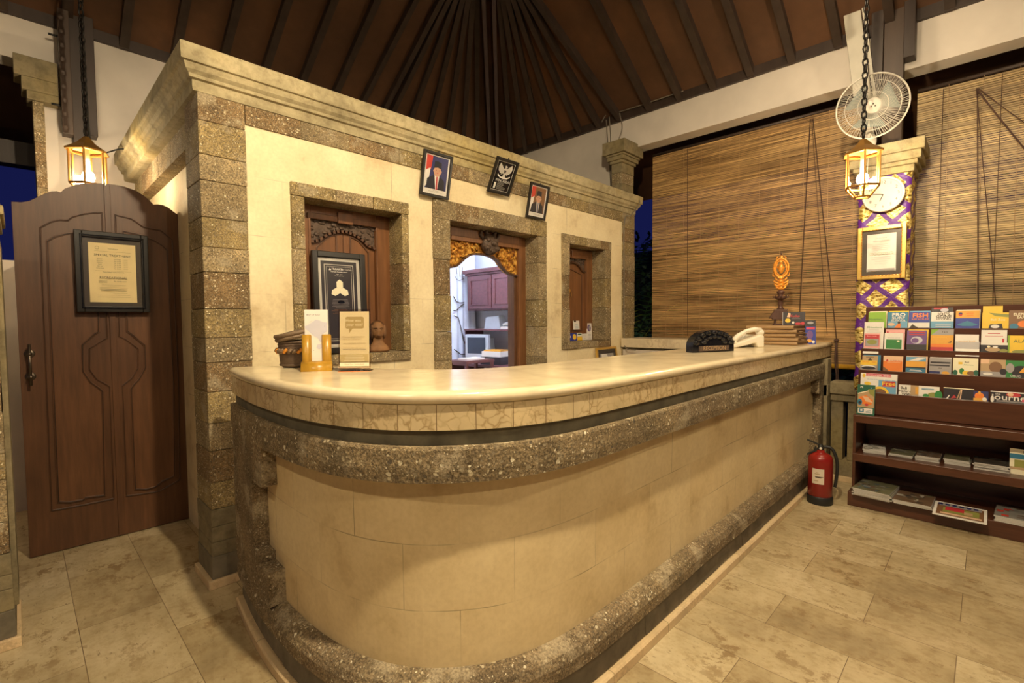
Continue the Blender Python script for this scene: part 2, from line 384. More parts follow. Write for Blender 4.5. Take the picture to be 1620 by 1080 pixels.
class MB:
    def __init__(s):
        s.v = []; s.f = []; s.m = []; s.sm = []; s.uv = []; s.slots = []; s.T = Matrix(); s.lay = 0
    def slot(s, m):
        if m not in s.slots: s.slots.append(m)
        return s.slots.index(m)
    def add(s, vs, fs, m, smooth=False, uvs=None):
        b = len(s.v)
        s.v += [tuple(s.T @ Vector(p)) for p in vs]
        k = s.slot(m)
        for i, q in enumerate(fs):
            s.f.append(tuple(b+j for j in q)); s.m.append(k); s.sm.append(smooth)
            s.uv.append(uvs[i] if uvs else None)
        return s
    def box(s, x0, x1, y0, y1, z0, z1, m):
        x0, x1 = min(x0,x1), max(x0,x1); y0, y1 = min(y0,y1), max(y0,y1); z0, z1 = min(z0,z1), max(z0,z1)
        v = [(x0,y0,z0),(x1,y0,z0),(x1,y1,z0),(x0,y1,z0),(x0,y0,z1),(x1,y0,z1),(x1,y1,z1),(x0,y1,z1)]
        return s.add(v, [(0,3,2,1),(4,5,6,7),(0,1,5,4),(1,2,6,5),(2,3,7,6),(3,0,4,7)], m)
    def obox(s, p, q, wx, wz, m, up=(0,0,1)):           # a bar from p to q
        p = Vector(p); q = Vector(q); d = (q-p); L = d.length; d.normalize()
        a = d.cross(Vector(up))
        if a.length < 1e-4: a = d.cross(Vector((1,0,0)))
        a.normalize(); b = a.cross(d)
        v = []
        for t in (p, q):
            for i, j in ((-1,-1),(1,-1),(1,1),(-1,1)):
                v.append(tuple(t + a*(i*wx/2) + b*(j*wz/2)))
        return s.add(v, [(3,2,1,0),(4,5,6,7),(0,1,5,4),(1,2,6,5),(2,3,7,6),(3,0,4,7)], m)
    def prism(s, pts, y0, y1, m):                        # polygon in x,z between y0 (front) and y1 (back)
        n = len(pts)
        A = sum(pts[i][0]*pts[(i+1)%n][1]-pts[(i+1)%n][0]*pts[i][1] for i in range(n))
        if A < 0: pts = pts[::-1]
        v = [(x,y0,z) for x,z in pts] + [(x,y1,z) for x,z in pts]
        fs = [tuple(range(n)), tuple(range(2*n-1, n-1, -1))] + [(i, n+i, n+(i+1)%n, (i+1)%n) for i in range(n)]
        return s.add(v, fs, m)
    def flat(s, pts, m, y=None):                         # printed patch, each a hair in front of the last
        n = len(pts)
        A = sum(pts[i][0]*pts[(i+1)%n][1]-pts[(i+1)%n][0]*pts[i][1] for i in range(n))
        if A < 0: pts = pts[::-1]
        s.lay += 1
        yy = (s.y0 if y is None else y) - .00035*s.lay
        return s.add([(x,yy,z) for x,z in pts], [tuple(range(n))], m)
    def fr(s, x0, x1, z0, z1, m): return s.flat([(x0,z0),(x1,z0),(x1,z1),(x0,z1)], m)
    def fe(s, cx, cz, rx, rz, m, n=20, a0=0, a1=2*PI):
        return s.flat([(cx+rx*math.cos(a0+(a1-a0)*i/n), cz+rz*math.sin(a0+(a1-a0)*i/n)) for i in range(n)], m)
    def ft(s, t, cx, cz, size, m, sx=1, bold=0, rot=0):
        vs, fs = text_mesh(t, bold); s.lay += 1; yy = s.y0 - .00035*s.lay
        c, q = math.cos(rot), math.sin(rot)
        return s.add([(cx+(x*sx*c-z*q)*size, yy, cz+(x*sx*q+z*c)*size) for x, z in vs], fs, m)
    def lines(s, cx, z0, z1, w, n, m, seed=0, hgt=.0022, left=None):
        rr = random.Random(seed)
        for i in range(n):
            z = z1 - (z1-z0)*i/max(1, n-1); ww = w*rr.uniform(.6, 1)
            a = cx-ww/2 if left is None else left
            s.fr(a, a+ww, z-hgt/2, z+hgt/2, m)
    def lathe(s, prof, m, seg=24, c=(0,0,0), sx=1, sy=1):
        n = len(prof); v = []; fs = []
        for i in range(seg):
            a = 2*PI*i/seg
            for rr, z in prof: v.append((c[0]+rr*math.cos(a)*sx, c[1]+rr*math.sin(a)*sy, c[2]+z))
        for i in range(seg):
            j = (i+1) % seg
            for k in range(n-1): fs.append((i*n+k, j*n+k, j*n+k+1, i*n+k+1))
        if prof[0][0] > 1e-5: fs.append(tuple(i*n for i in range(seg-1, -1, -1)))
        if prof[-1][0] > 1e-5: fs.append(tuple(i*n+n-1 for i in range(seg)))
        return s.add(v, fs, m, True)
    def tube(s, path, rad, m, seg=8, closed=False, taper=None):
        P = [Vector(p) for p in path]; n = len(P); v = []; fs = []
        prev = None
        for i, p in enumerate(P):
            if closed: d = P[(i+1)%n]-P[i-1]
            else: d = P[min(i+1, n-1)]-P[max(i-1, 0)]
            d.normalize()
            if prev is None:
                a = d.cross(Vector((0,0,1)))
                if a.length < .05: a = d.cross(Vector((1,0,0)))
            else: a = prev - d*prev.dot(d)
            a.normalize(); prev = a; b = d.cross(a)
            rr = rad if taper is None else rad*taper[i]
            for k in range(seg):
                t = 2*PI*k/seg; v.append(tuple(p + (a*math.cos(t)+b*math.sin(t))*rr))
        for i in range(n if closed else n-1):
            j = (i+1) % n
            for k in range(seg):
                k2 = (k+1) % seg; fs.append((i*seg+k, i*seg+k2, j*seg+k2, j*seg+k))
        if not closed:
            fs.append(tuple(range(seg-1, -1, -1))); fs.append(tuple((n-1)*seg+k for k in range(seg)))
        return s.add(v, fs, m, True)
    def ball(s, c, rx, ry, rz, m, seg=14, rings=9):
        prof = [(math.sin(PI*i/rings), -math.cos(PI*i/rings)) for i in range(rings+1)]
        v = []; fs = []
        for i in range(seg):
            a = 2*PI*i/seg
            for rr, z in prof: v.append((c[0]+rr*math.cos(a)*rx, c[1]+rr*math.sin(a)*ry, c[2]+z*rz))
        n = len(prof)
        for i in range(seg):
            j = (i+1) % seg
            for k in range(n-1):
                if k == 0: fs.append((i*n, j*n+1, i*n+1))
                elif k == n-2: fs.append((i*n+k, j*n+k, i*n+n-1))
                else: fs.append((i*n+k, j*n+k, j*n+k+1, i*n+k+1))
        return s.add(v, fs, m, True)
    def ridge(s, pts, wd, h, m, y, closed=False):        # flat raised strip following x,z points
        n = len(pts)
        for i in range(n if closed else n-1):
            a = Vector((pts[i][0], pts[i][1])); b = Vector((pts[(i+1)%n][0], pts[(i+1)%n][1])); d = b-a
            if d.length < 1e-5: continue
            d.normalize(); e = Vector((-d.y, d.x))*wd/2; d2 = d*wd*.35
            q = [a-d2+e, a-d2-e, b+d2-e, b+d2+e]
            s.prism([tuple(t) for t in q], y-h, y+.001, m)
    def build(s, name, parent=None, bevel=0, bseg=2, kind=None, loc=None):
        me = bpy.data.meshes.new(name); me.from_pydata(s.v, [], s.f); me.update()
        for k in s.slots: me.materials.append(MT[k])
        me.polygons.foreach_set('material_index', s.m); me.polygons.foreach_set('use_smooth', s.sm)
        if any(q for q in s.uv):
            ul = me.uv_layers.new(name='UVMap')
            for p, q in zip(me.polygons, s.uv):
                if q:
                    for li, c in zip(p.loop_indices, q): ul.data[li].uv = c
        o = bpy.data.objects.new(name, me); COL.objects.link(o)
        if parent: o.parent = parent
        if loc: o.location = loc
        if bevel:
            b = o.modifiers.new('bevel', 'BEVEL'); b.width = bevel; b.segments = bseg; b.limit_method = 'ANGLE'; b.angle_limit = R(40)
        if kind: o['kind'] = kind
        return o

def tag(o, label, cat, group=None, kind=None):
    if label: o['label'] = label
    if cat: o['category'] = cat
    if group: o['group'] = group
    if kind: o['kind'] = kind
    return o
def thing(name, label, cat, loc=(0,0,0), rz=0, rx=0, group=None, kind=None):
    o = bpy.data.objects.new(name, None); COL.objects.link(o); o.empty_display_size = .05
    o.location = loc; o.rotation_euler = Euler((rx, 0, rz), 'XYZ')
    return tag(o, label, cat, group, kind)
def copy_tree(o, parent=None):
    c = o.copy(); COL.objects.link(c); c.parent = parent
    for ch in list(o.children): copy_tree(ch, c)
    return c
def crom(pts, n):
    out = []
    P = [Vector(p) for p in pts]; P = [2*P[0]-P[1]] + P + [2*P[-1]-P[-2]]
    for i in range(1, len(P)-2):
        for k in range(n):
            t = k/n; a, b, c, d = P[i-1], P[i], P[i+1], P[i+2]
            out.append(.5*((2*b)+(c-a)*t+(2*a-5*b+4*c-d)*t*t+(3*b-a-3*c+d)*t*t*t))
    out.append(P[-2]); return out
def resample(P, n):
    L = [0]
    for a, b in zip(P, P[1:]): L.append(L[-1]+(b-a).length)
    out = []; j = 0
    for i in range(n):
        t = L[-1]*i/(n-1)
        while j < len(L)-2 and L[j+1] < t: j += 1
        q = (t-L[j])/max(1e-9, L[j+1]-L[j]); out.append(P[j].lerp(P[j+1], min(1, max(0, q))))
    return out
rnd = random.Random(7)
STN = ['stone_brown', 'stone_grey', 'stone_light', 'stone_yellow']

def coursed(mb, x0, x1, y0, y1, z0, z1, ch, mats=STN, jit=.004, rr=None, axis='z', ln=.25):
    """blocks stacked as courses; each block a slightly different stone"""
    rr = rr or rnd
    a0, a1 = (z0, z1) if axis == 'z' else ((x0, x1) if axis == 'x' else (y0, y1))
    step = ch if axis == 'z' else ln
    n = max(1, round((a1-a0)/step)); cuts = [a0]
    for i in range(1, n): cuts.append(a0+(a1-a0)*i/n + rr.uniform(-.15, .15)*step)
    cuts.append(a1); last = None
    for a, b in zip(cuts, cuts[1:]):
        m = rr.choice([q for q in mats if q != last] or mats); last = m
        j = rr.uniform(0, jit)
        if axis == 'z': mb.box(x0+j, x1-j, y0+j, y1-j*.2, a+.0008, b-.0008, m)
        elif axis == 'x': mb.box(a+.0008, b-.0008, y0+j, y1, z0+j*.5, z1-j*.5, m)
        else: mb.box(x0+j, x1, a+.0008, b-.0008, z0+j*.5, z1-j*.5, m)

# ================================================================== THE SETTING
MB().box(-3.2, 5.0, -3.0, 5.05, -.08, 0, 'travertine_tiles').build('floor', kind='structure')
MB().box(-30, 30, -30, 30, -.22, -.1, 'garden_soil').build('ground', kind='structure')

# roof
SL = .65; EX = 4.72; EY = 4.95; EZ = 3.57
AX, AY = .9, 1.1
HX, HY = EX-AX, EY-AY
roof = bpy.data.objects.new('ceiling', None); COL.objects.link(roof); roof['kind'] = 'structure'
ov = 1.05; sc_ = (HX+ov)/HX
apex = (AX, AY, EZ+SL*HX)
def rc(sx, sy): return (AX+sx*(HX+ov), AY+sy*(HY+ov), EZ-SL*ov)
for a, b in (((1,-1),(1,1)), ((1,1),(-1,1)), ((-1,1),(-1,-1)), ((-1,-1),(1,-1))):
    A, B = rc(*a), rc(*b)
    up = .035
    m = MB(); v = [A, B, apex] + [(p[0], p[1], p[2]+up) for p in (A, B, apex)]
    m.add(v, [(0,1,2),(5,4,3),(0,3,4,1),(1,4,5,2),(2,5,3,0)], 'ceiling_board'); m.build('roof_boards', roof)
def roofz(x, y): return EZ + SL*min(EX-x, EY-y, x-(2*AX-EX), y-(2*AY-EY))
def rafter(p, q, w_=.06, d_=.075):
    m = MB(); m.obox((p[0], p[1], roofz(*p)-d_/2+.004), (q[0], q[1], roofz(*q)-d_/2+.004), w_, d_, 'timber'); m.build('rafter', roof)
FX, FY = EX-1.76, EY-1.76         # where the fanned rafters meet the hip
yy = 2.58
while yy > -2.7:                   # parallel rafters of the right slope
    h = min(HX-.05, EY-yy, yy-(2*AY-EY))
    rafter((EX, yy), (EX-max(.15, h)+.0, yy)); yy -= .332
xx = 2.33
while xx > -2.6:
    h = min(HY-.05, EX-xx, xx-(2*AX-EX))
    rafter((xx, EY), (xx, EY-max(.15, h))); xx -= .332
for t in (2.94, 3.21, 3.48, 3.78, 4.08, 4.36, 4.62):
    rafter((EX, t), (FX+.06, FY-.05), .05)
    if t > 3: rafter((t-.22, EY), (FX-.05, FY+.06), .05)
rafter((2.62, EY), (2.66, FY+.04), .05); rafter((2.88, EY), (2.86, FY+.06), .05)
for s_ in (-1, 1):                 # the doubled hip rafter
    m = MB(); dx = .034*s_
    m.obox((EX+dx, EY-dx, EZ-.15), (AX+dx, AY-dx, apex[2]-.15), .036, .13, 'hip_timber'); m.build('hip_rafter', roof)
for sx, sy in ((-1, 1), (1, -1), (-1, -1)):
    m = MB(); m.obox((AX+sx*HX, AY+sy*HY, EZ-.07), (AX, AY, apex[2]-.07), .10, .12, 'timber'); m.build('hip_rafter', roof)
m = MB(); m.box(EX-.035, EX+.16, 2*AY-EY, EY, 3.51, 3.60, 'timber'); m.build('wall_plate', roof)
m = MB(); m.box(2*AX-EX, EX-.04, EY-.035, EY+.16, 3.51, 3.60, 'timber'); m.build('wall_plate', roof)

# back wall, low garden wall, lintel
m = MB(); m.box(.19, 4.72, 4.95, 5.13, 0, 3.545, 'render_white')
m.box(-2.9, .19, 4.95, 5.13, 3.22, 3.545, 'render_white'); m.box(-2.9, .12, 4.95, 5.13, 0, 1.80, 'render_white')
m.build('wall_back', kind='structure')
m = MB(); m.box(4.72, 4.90, -2.8, 5.13, 3.19, 3.55, 'render_white'); m.box(4.72, 4.90, 2.93, 5.0, 0, 3.19, 'render_white')
m.build('wall_right', kind='structure')
m = MB(); m.box(-2.95, -2.8, -2.8, 5.1, 3.19, 3.55, 'render_white'); m.build('wall_left', kind='structure')
m = MB(); m.box(-2.8, 4.72, -2.9, -2.75, 3.19, 3.55, 'render_white'); m.build('wall_south', kind='structure')

# reception office: facade with a doorway and two window openings
m = MB(); F0, F1 = 2.80, 3.0; LM = 'limestone_front'
W1 = (1.166, 1.80, 1.15, 2.055); DR = (2.205, 3.16, 0, 2.07); W2 = (3.60, 4.18, 1.14, 2.05)
e_ = .03
m.box(.80, W1[0]-e_, F0, F1, 0, 2.40, LM); m.box(W1[1]+e_, DR[0]-e_, F0, F1, 0, 2.40, LM); m.box(DR[1]+e_, W2[0]-e_, F0, F1, 0, 2.40, LM); m.box(W2[1]+e_, 4.62, F0, F1, 0, 2.40, LM)
for q in (W1, W2): m.box(q[0]-e_, q[1]+e_, F0, F1, 0, q[2]-e_, LM); m.box(q[0]-e_, q[1]+e_, F0, F1, q[3]+e_, 2.40, LM)
m.box(DR[0]-e_, DR[1]+e_, F0, F1, DR[3]+e_, 2.40, LM)
m.box(.80, 4.7, F0+.01, F1, 2.40, 2.62, LM)
m.build('wall_front', kind='structure')
m = MB(); m.box(.78, .93, 3.0, 4.95, 0, 2.40, 'limestone_side'); m.box(.79, .93, 3.0, 4.95, 2.40, 2.62, 'limestone_side'); m.build('wall_side', kind='structure')
m = MB(); m.box(4.28, 4.40, 3.0, 4.95, 0, 2.55, 'office_white'); m.build('wall_office', kind='structure')
m = MB(); m.box(.93, 4.28, 4.90, 4.95, 0, 2.55, 'office_white'); m.build('wall_office_back', kind='structure')
m = MB(); m.box(.93, 4.62, 3.0, 4.95, 2.55, 2.62, 'office_white'); m.build('ceiling_office', kind='structure')

# cornice running round two sides of the office
cor = bpy.data.objects.new('trim_1', None); COL.objects.link(cor); cor['kind'] = 'structure'
prof = [(-.02,2.475),(.010,2.48),(.013,2.497),(.013,2.53),(.028,2.535),(.030,2.55),(.045,2.565),(.054,2.592),(.066,2.596),(.068,2.603),(.070,2.672),(.06,2.68),(-.25,2.68),(-.25,2.475)]
def cornice_run(name, A, B, nrm, ca, cb):
    # A,B: wall-line ends; ca/cb mitre signs along the run direction
    d = (Vector(B)-Vector(A)).normalized(); m = MB(); v = []; n = len(prof)
    for P, c in ((Vector(A), ca), (Vector(B), cb)):
        for o_, z in prof:
            q = P + Vector(nrm)*o_ + d*(c*o_); v.append((q.x, q.y, z))
    fs = [(i, (i+1)%n, n+(i+1)%n, n+i) for i in range(n)] + [tuple(range(n-1,-1,-1)), tuple(range(n, 2*n))]
    m.add(v, fs, 'sandstone'); return m.build(name, cor)
cornice_run('cornice_front', (.65, 2.80), (4.76, 2.80), (0,-1), -1, 1)
cornice_run('cornice_side', (.65, 4.95), (.65, 2.80), (-1,0), 0, 1)
cornice_run('cornice_end', (4.76, 2.80), (4.76, 3.05), (1,0), -1, 0)
m = MB(); coursed(m, .87, 4.52, 2.788, 2.82, 2.378, 2.478, .1, axis='x', ln=.30); m.build('frieze_front', cor, bevel=.003)
m = MB(); coursed(m, .70, .80, 3.05, 4.94, 2.33, 2.478, .1, axis='y', ln=.30)
m.build('frieze_side', cor, bevel=.003)
m = MB(); m.box(.68, 4.7, 2.82, 4.95, 2.62, 2.672, 'sandstone'); m.build('roof_slab', cor)

def pillar(name, label, x0, x1, y0, y1, z1, seed, foot=True, z0=0):
    t = thing(name, label, 'stone pillar', ((x0+x1)/2, (y0+y1)/2, 0))
    cx, cy = (x0+x1)/2, (y0+y1)/2; a, b = (x1-x0)/2, (y1-y0)/2
    rr = random.Random(seed); m = MB()
    coursed(m, -a, a, -b, b, .40 if foot else z0, z1, .145, rr=rr); m.build('shaft', t, bevel=.005)
    if foot:
        m = MB(); coursed(m, -a-.004, a+.004, -b-.004, b, .16, .40, .07, mats=['sandstone_dark'], rr=rr)
        m.build('footing', t, bevel=.003)
        m = MB(); m.box(-a-.006, a+.006, -b-.006, b, .045, .16, 'plinth_stone'); m.build('plinth', t, bevel=.003)
        m = MB(); m.box(-a-.026, a+.02, -b-.02, b, 0, .045, 'marble_plain'); m.build('skirting', t, bevel=.004)
    return t
pillar('stone_pillar', 'pebbled stone corner pillar of the office, right of the carved wooden gate', .652, .87, 2.78, 3.05, 2.478, 3)
pillar('stone_pillar', 'narrow pebbled stone pillar at the far right end of the office facade', 4.515, 4.76, 2.785, 2.93, 2.478, 4)
t = thing('stone_pillar', 'short stone column with a stepped cap standing on the office cornice', 'stone pillar', (4.64, 2.865, 0))
m = MB(); coursed(m, -.12, .12, -.065, .065, 2.675, 3.0, .12, rr=random.Random(5), mats=['sandstone_dark', 'stone_grey']); m.build('shaft', t, bevel=.004)
m = MB()
for a, z0, z1 in ((.135, 3.0, 3.03), (.155, 3.03, 3.07), (.165, 3.07, 3.09), (.19, 3.09, 3.22)): m.box(-a, a, -a+.065-.01, a-.065+.01, z0, z1, 'sandstone_dark')
m.build('cap', t, bevel=.004)
# left gate pier
t = pillar('gate_pier', 'pebbled stone gate pier at the far left edge, with a moulded cap', -.42, -.055, 2.88, 3.25, 1.70, 8)
t['category'] = 'pier'
m = MB()
for a, z0, z1 in ((.195, 1.70, 1.76), (.205, 1.76, 1.79), (.215, 1.79, 1.83), (.205, 1.83, 1.86), (.19, 1.86, 1.89), (.17, 1.89, 1.95)): m.box(-a, a, -a, a, z0, z1, 'sandstone')
m.build('cap', t, bevel=.006)
m = MB(); m.box(.1825, .1995, -.15, .185, .16, 1.70, 'sandstone_dark'); m.build('jamb_strip', t)
# stone jamb and corbel of the opening in the back wall
t = thing('stone_jamb', 'pebbled stone jamb with stepped corbel, left of the timber posts', 'stone jamb', (.16, 4.9, 0))
m = MB(); coursed(m, -.03, .035, -.03, .14, 0, 2.93, .3, mats=['stone_brown', 'stone_grey'], rr=random.Random(2)); m.build('shaft', t, bevel=.004)
m = MB()
for a, z0, z1 in ((.045, 2.93, 2.99), (.07, 2.99, 3.08), (.105, 3.08, 3.22)): m.box(-a-.01, .11, -.04-a*.2, .14, z0, z1, 'sandstone_dark')
m.build('corbel', t, bevel=.004)

# ---- window and door surrounds
def surround(parent, q, fw, sill, rr, bottom=True):
    x0, x1, z0, z1 = q; m = MB()
    y0, y1 = 2.778, 2.995
    coursed(m, x0-fw[0], x0, y0, y1, z0 if bottom else 0, z1, .26, rr=rr); coursed(m, x1, x1+fw[1], y0, y1, z0 if bottom else 0, z1, .26, rr=rr)
    coursed(m, x0-fw[0], x1+fw[1], y0, y1, z1, z1+fw[2], .1, axis='x', ln=.22, rr=rr)
    if bottom: coursed(m, x0-fw[0], x1+fw[1], y0, y1, z0-sill, z0, .1, axis='x', ln=.3, rr=rr)
    return m.build('stone_surround', parent, bevel=.005)
def arch_curve(x0, x1, zb, zt, n=16):      # Balinese ogee arch from (x0,zb) up to centre zt and down
    pts = []
    for i in range(n+1):
        t = i/n; s_ = 1-abs(2*t-1)
        if s_ < .22: h = .10*s_/.22 + .0
        elif s_ < .30: h = .10+.14*(s_-.22)/.08
        else: h = .24+.76*math.sin((s_-.30)/.70*PI/2)**.8
        pts.append((x0+(x1-x0)*t, zb+(zt-zb)*h))
    return pts
def wood_window(name, q, fw, sill, rr, inner, arch, leaf_split, carve, kind_two):
    W = bpy.data.objects.new(name, None); COL.objects.link(W); W['kind'] = 'structure'
    surround(W, q, fw, sill, rr)
    x0, x1, z0, z1 = q; yb = 2.985
    m = MB(); xa, xb, zt = inner
    m.box(x0-.01, xa, yb-.045, yb, z0, z1, 'window_wood'); m.box(xb, x1+.03, yb-.045, yb, z0, z1, 'window_wood')
    m.box(xa, xb, yb-.045, yb, zt, z1, 'window_wood')
    m.box(xa-.02, xb+.02, yb-.055, yb-.045, zt-.012, zt+.022, 'window_wood')
    m.box((xa+xb)/2-.05, (xa+xb)/2+.05, yb-.065, yb-.045, zt-.02, zt+.05, 'window_wood')
    m.box(xa-.015, xa, yb-.052, yb-.045, z0, zt, 'window_wood'); m.box(xb, xb+.015, yb-.052, yb-.045, z0, zt, 'window_wood')
    m.build('wood_frame', W, bevel=.003)
    ac = arch_curve(xa, xb, arch[0], arch[1])
    m = MB(); m.prism(ac + [(xb, zt), (xa, zt)], yb-.025, yb-.005, 'dark_carving')
    rr2 = random.Random(5)
    for i in range(46):
        x = rr2.uniform(xa+.01, xb-.01)
        zc = [c[1] for c in ac if abs(c[0]-x) <= (xb-xa)/16][0]
        if zt-zc < .02: continue
        z = rr2.uniform(zc+.01, zt-.01); m.ball((x, yb-.026, z), rr2.uniform(.012,.022), .010, rr2.uniform(.006,.012), 'dark_carving', 8, 5)
    m.build('carved_panel', W)
    m = MB(); m.ridge(ac, .016, .02, 'window_dark', yb-.022); m.build('arch_moulding', W)
    xm = (xa+xb)/2 if kind_two else None
    leaves = [(xa, xm-.002), (xm+.002, xb)] if kind_two else [(xa, xb)]
    for a, b in leaves:
        m = MB(); m.box(a, b, yb-.02, yb+.01, z0, zt, 'window_wood')
        pa, pb = a+.045, b-.045; zp = arch[0]-.03
        if kind_two:
            first = a == xa
            tops = [(pa + (pb-pa)*k/6, zp + .09*math.sin((k/6 if first else 1-k/6)*PI/2)) for k in range(7)]
        else: tops = [(pa + (pb-pa)*k/6, zp + .06*math.sin((1-k/6)*PI/2)) for k in range(7)]
        loop = [(pa, z0+.10)] + tops + [(pb, z0+.10)]
        m.ridge(loop, .010, .008, 'window_dark', yb-.02, closed=True)
        m.build('shutter', W, bevel=.002)
    return W
wood_window('window_1', W1, (.076, .058, .077), .06, random.Random(11), (1.262, 1.70, 1.985), (1.835, 1.92), 0, 0, True)
w2 = wood_window('window_2', W2, (.105, .11, .085), .065, random.Random(12), (3.66, 4.07, 1.97), (1.83, 1.915), 0, 0, False)
m = MB(); m.tube([(3.83+.018*math.cos(a), 2.955, 1.60+.03*math.sin(a)) for a in [2*PI*i/14 for i in range(14)]], .0035, 'brass', closed=True); m.ball((3.83, 2.96, 1.635), .012, .006, .02, 'brass'); m.build('ring_handle', w2)

D = bpy.data.objects.new('door_2', None); COL.objects.link(D); D['kind'] = 'structure'
surround(D, DR, (.145, .115, .135), 0, random.Random(13), bottom=False)
yb = 2.985; xa, xb = 2.36, 3.075; zt = 1.98
m = MB(); m.box(DR[0]-.02, 2.30, yb-.03, yb+.06, 0, DR[3], 'window_wood'); m.box(xb, DR[1]+.04, yb-.05, yb+.06, 0, DR[3], 'window_wood')
m.box(2.30, xb, yb-.05, yb+.06, zt, DR[3], 'window_wood'); m.box(2.33, xb+.0, yb-.06, yb-.05, zt-.015, zt+.02, 'window_wood')
m.box(xb-.03, xb, yb-.02, yb+.06, 0, zt, 'window_dark'); m.build('wood_frame', D, bevel=.003)
ac = [(2.30,1.745),(2.32,1.752),(2.367,1.762),(2.40,1.775),(2.431,1.798),(2.474,1.834),(2.525,1.866),(2.591,1.881),(2.64,1.884),(2.69,1.884),(2.784,1.872),(2.84,1.848),(2.881,1.804),(2.939,1.76),(2.981,1.745),(3.042,1.738),(3.075,1.735)]
m = MB(); m.prism(ac + [(3.075, zt), (2.30, zt)], yb-.025, yb+.01, 'gilt_carving')
rr2 = random.Random(9)
for i in range(64):                      # acanthus scrolls as curled leaves
    x = rr2.uniform(2.33, 3.05)
    zc = max(c[1] for c in ac if abs(c[0]-x) < .06)
    if zt-zc < .04 or abs(x-2.70) < .09: continue
    z = rr2.uniform(zc+.02, zt-.02); a0 = rr2.uniform(0, 6.28); R0 = rr2.uniform(.014, .03)
    pts = [(x+R0*(1-k/9)*math.cos(a0+k*.55), yb-.028-.003*k, z+R0*(1-k/9)*math.sin(a0+k*.55)) for k in range(8)]
    m.tube(pts, .0085, 'gilt_carving', 6, taper=[.4,.9,1.1,1.2,1.1,1,.8,.5])
m.build('gilt_arch_panel', D)
m = MB(); m.ridge(ac, .014, .03, 'window_dark', yb-.015); m.build('arch_moulding', D)
m = MB(); cx, cz, y_ = 2.725, 1.985, yb-.06    # carved guardian mask over the arch
m.ball((cx, y_, cz-.02), .085, .05, .085, 'dark_carving'); m.ball((cx, y_-.045, cz-.015), .03, .03, .024, 'dark_carving')
for s_ in (-1, 1):
    m.ball((cx+s_*.042, y_-.035, cz+.012), .022, .02, .018, 'dark_carving'); m.ball((cx+s_*.05, y_-.03, cz-.05), .035, .02, .02, 'dark_carving')
    m.tube([(cx+s_*.07, y_, cz+.02), (cx+s_*.10, y_, cz+.05), (cx+s_*.09, y_-.01, cz+.10)], .014, 'dark_carving', taper=[1,1.1,.4])
    m.tube([(cx+s_*.04, y_, cz+.05), (cx+s_*.05, y_-.02, cz+.09), (cx+s_*.03, y_-.02, cz+.12)], .014, 'dark_carving', taper=[1,1.1,.4])
for k in range(-3, 4): m.ball((cx+k*.024, y_-.03, cz-.075+abs(k)*.006), .011, .014, .014, 'dark_carving', 8, 5)
m.build('carved_mask', D)

# ---- the carved wooden gate
G = thing('door_1', 'brown carved wooden double gate with scalloped top, framed notice hung on it', None, (0, 3.9, 0), kind='structure')
top = [(.001,2.031),(.04,2.034),(.072,2.045),(.137,2.098),(.165,2.116),(.19,2.122),(.206,2.118),(.224,2.142),(.273,2.175),(.32,2.192),(.365,2.202),(.415,2.208),(.46,2.209),(.504,2.207),(.559,2.193),(.60,2.168),(.630,2.142),(.649,2.119),(.672,2.124),(.70,2.124),(.73,2.112),(.77,2.08),(.828,2.043)]
XM = .411
def top_at(x):
    for (a, b), (c, d) in zip(top, top[1:]):
        if a <= x <= c: return b+(d-b)*(x-a)/(c-a)
mL = MB(); mL.prism([(.001,.005)] + [p for p in top if p[0] < XM] + [(XM-.002, top_at(XM)), (XM-.002,.005)], 0, .045, 'door_wood')
inL = [(.133,.30),(.139,1.827),(.17,1.853),(.215,1.875),(.254,1.887),(.30,1.899),(.348,1.905),(.348,1.30),(.328,1.285),(.27,1.219),(.267,1.06),(.30,.99),(.335,.955),(.353,.93),(.341,.284),(.253,.293),(.242,.282),(.18,.285)]
outL = [(.102,.255),(.112,1.90),(.159,1.94),(.198,1.957),(.232,1.957),(.25,1.98),(.30,2.005),(.35,2.02),(.388,2.026),(.388,1.26),(.372,1.25),(.302,1.195),(.298,1.07),(.33,1.005),(.37,.974),(.388,.955),(.385,.25),(.25,.25)]
inR = [(.493,.284),(.494,.93),(.508,.955),(.534,.985),(.571,1.06),(.572,1.206),(.512,1.275),(.486,1.30),(.488,1.925),(.56,1.915),(.642,1.885),(.68,1.862),(.712,1.827),(.72,.938),(.705,.318),(.64,.30),(.60,.272),(.55,.268)]
outR = [(.448,.25),(.452,.955),(.468,.97),(.50,1.0),(.534,1.06),(.537,1.186),(.475,1.25),(.446,1.265),(.452,2.022),(.53,2.01),(.56,1.99),(.586,1.968),(.632,1.958),(.68,1.957),(.745,1.899),(.748,.93),(.735,.285),(.62,.235)]
for mm, a, b in ((mL, inL, outL),):
    mm.prism(a, -.005, .001, 'door_panel'); mm.ridge(a, .012, .010, 'door_panel', 0, True); mm.ridge(a, .0045, .013, 'groove_shade_stain', 0, True); mm.ridge(b, .009, .007, 'door_wood', 0, True); mm.ridge(b, .003, .009, 'groove_shade_stain', 0, True)  # thin dark outlines paint in the shade and dirt of grooves
leafL = mL.build('gate_leaf', G, bevel=.0025)
mR = MB(); mR.prism([(XM+.002,.005), (XM+.002, top_at(XM))] + [p for p in top if p[0] > XM] + [(.828,.005)], 0, .045, 'door_wood')
mR.prism(inR, -.005, .001, 'door_panel'); mR.ridge(inR, .012, .010, 'door_panel', 0, True); mR.ridge(inR, .0045, .013, 'groove_shade_stain', 0, True); mR.ridge(outR, .009, .007, 'door_wood', 0, True); mR.ridge(outR, .003, .009, 'groove_shade_stain', 0, True)
mR.box(XM-.010, XM+.020, -.009, .001, .01, 2.20, 'door_wood')
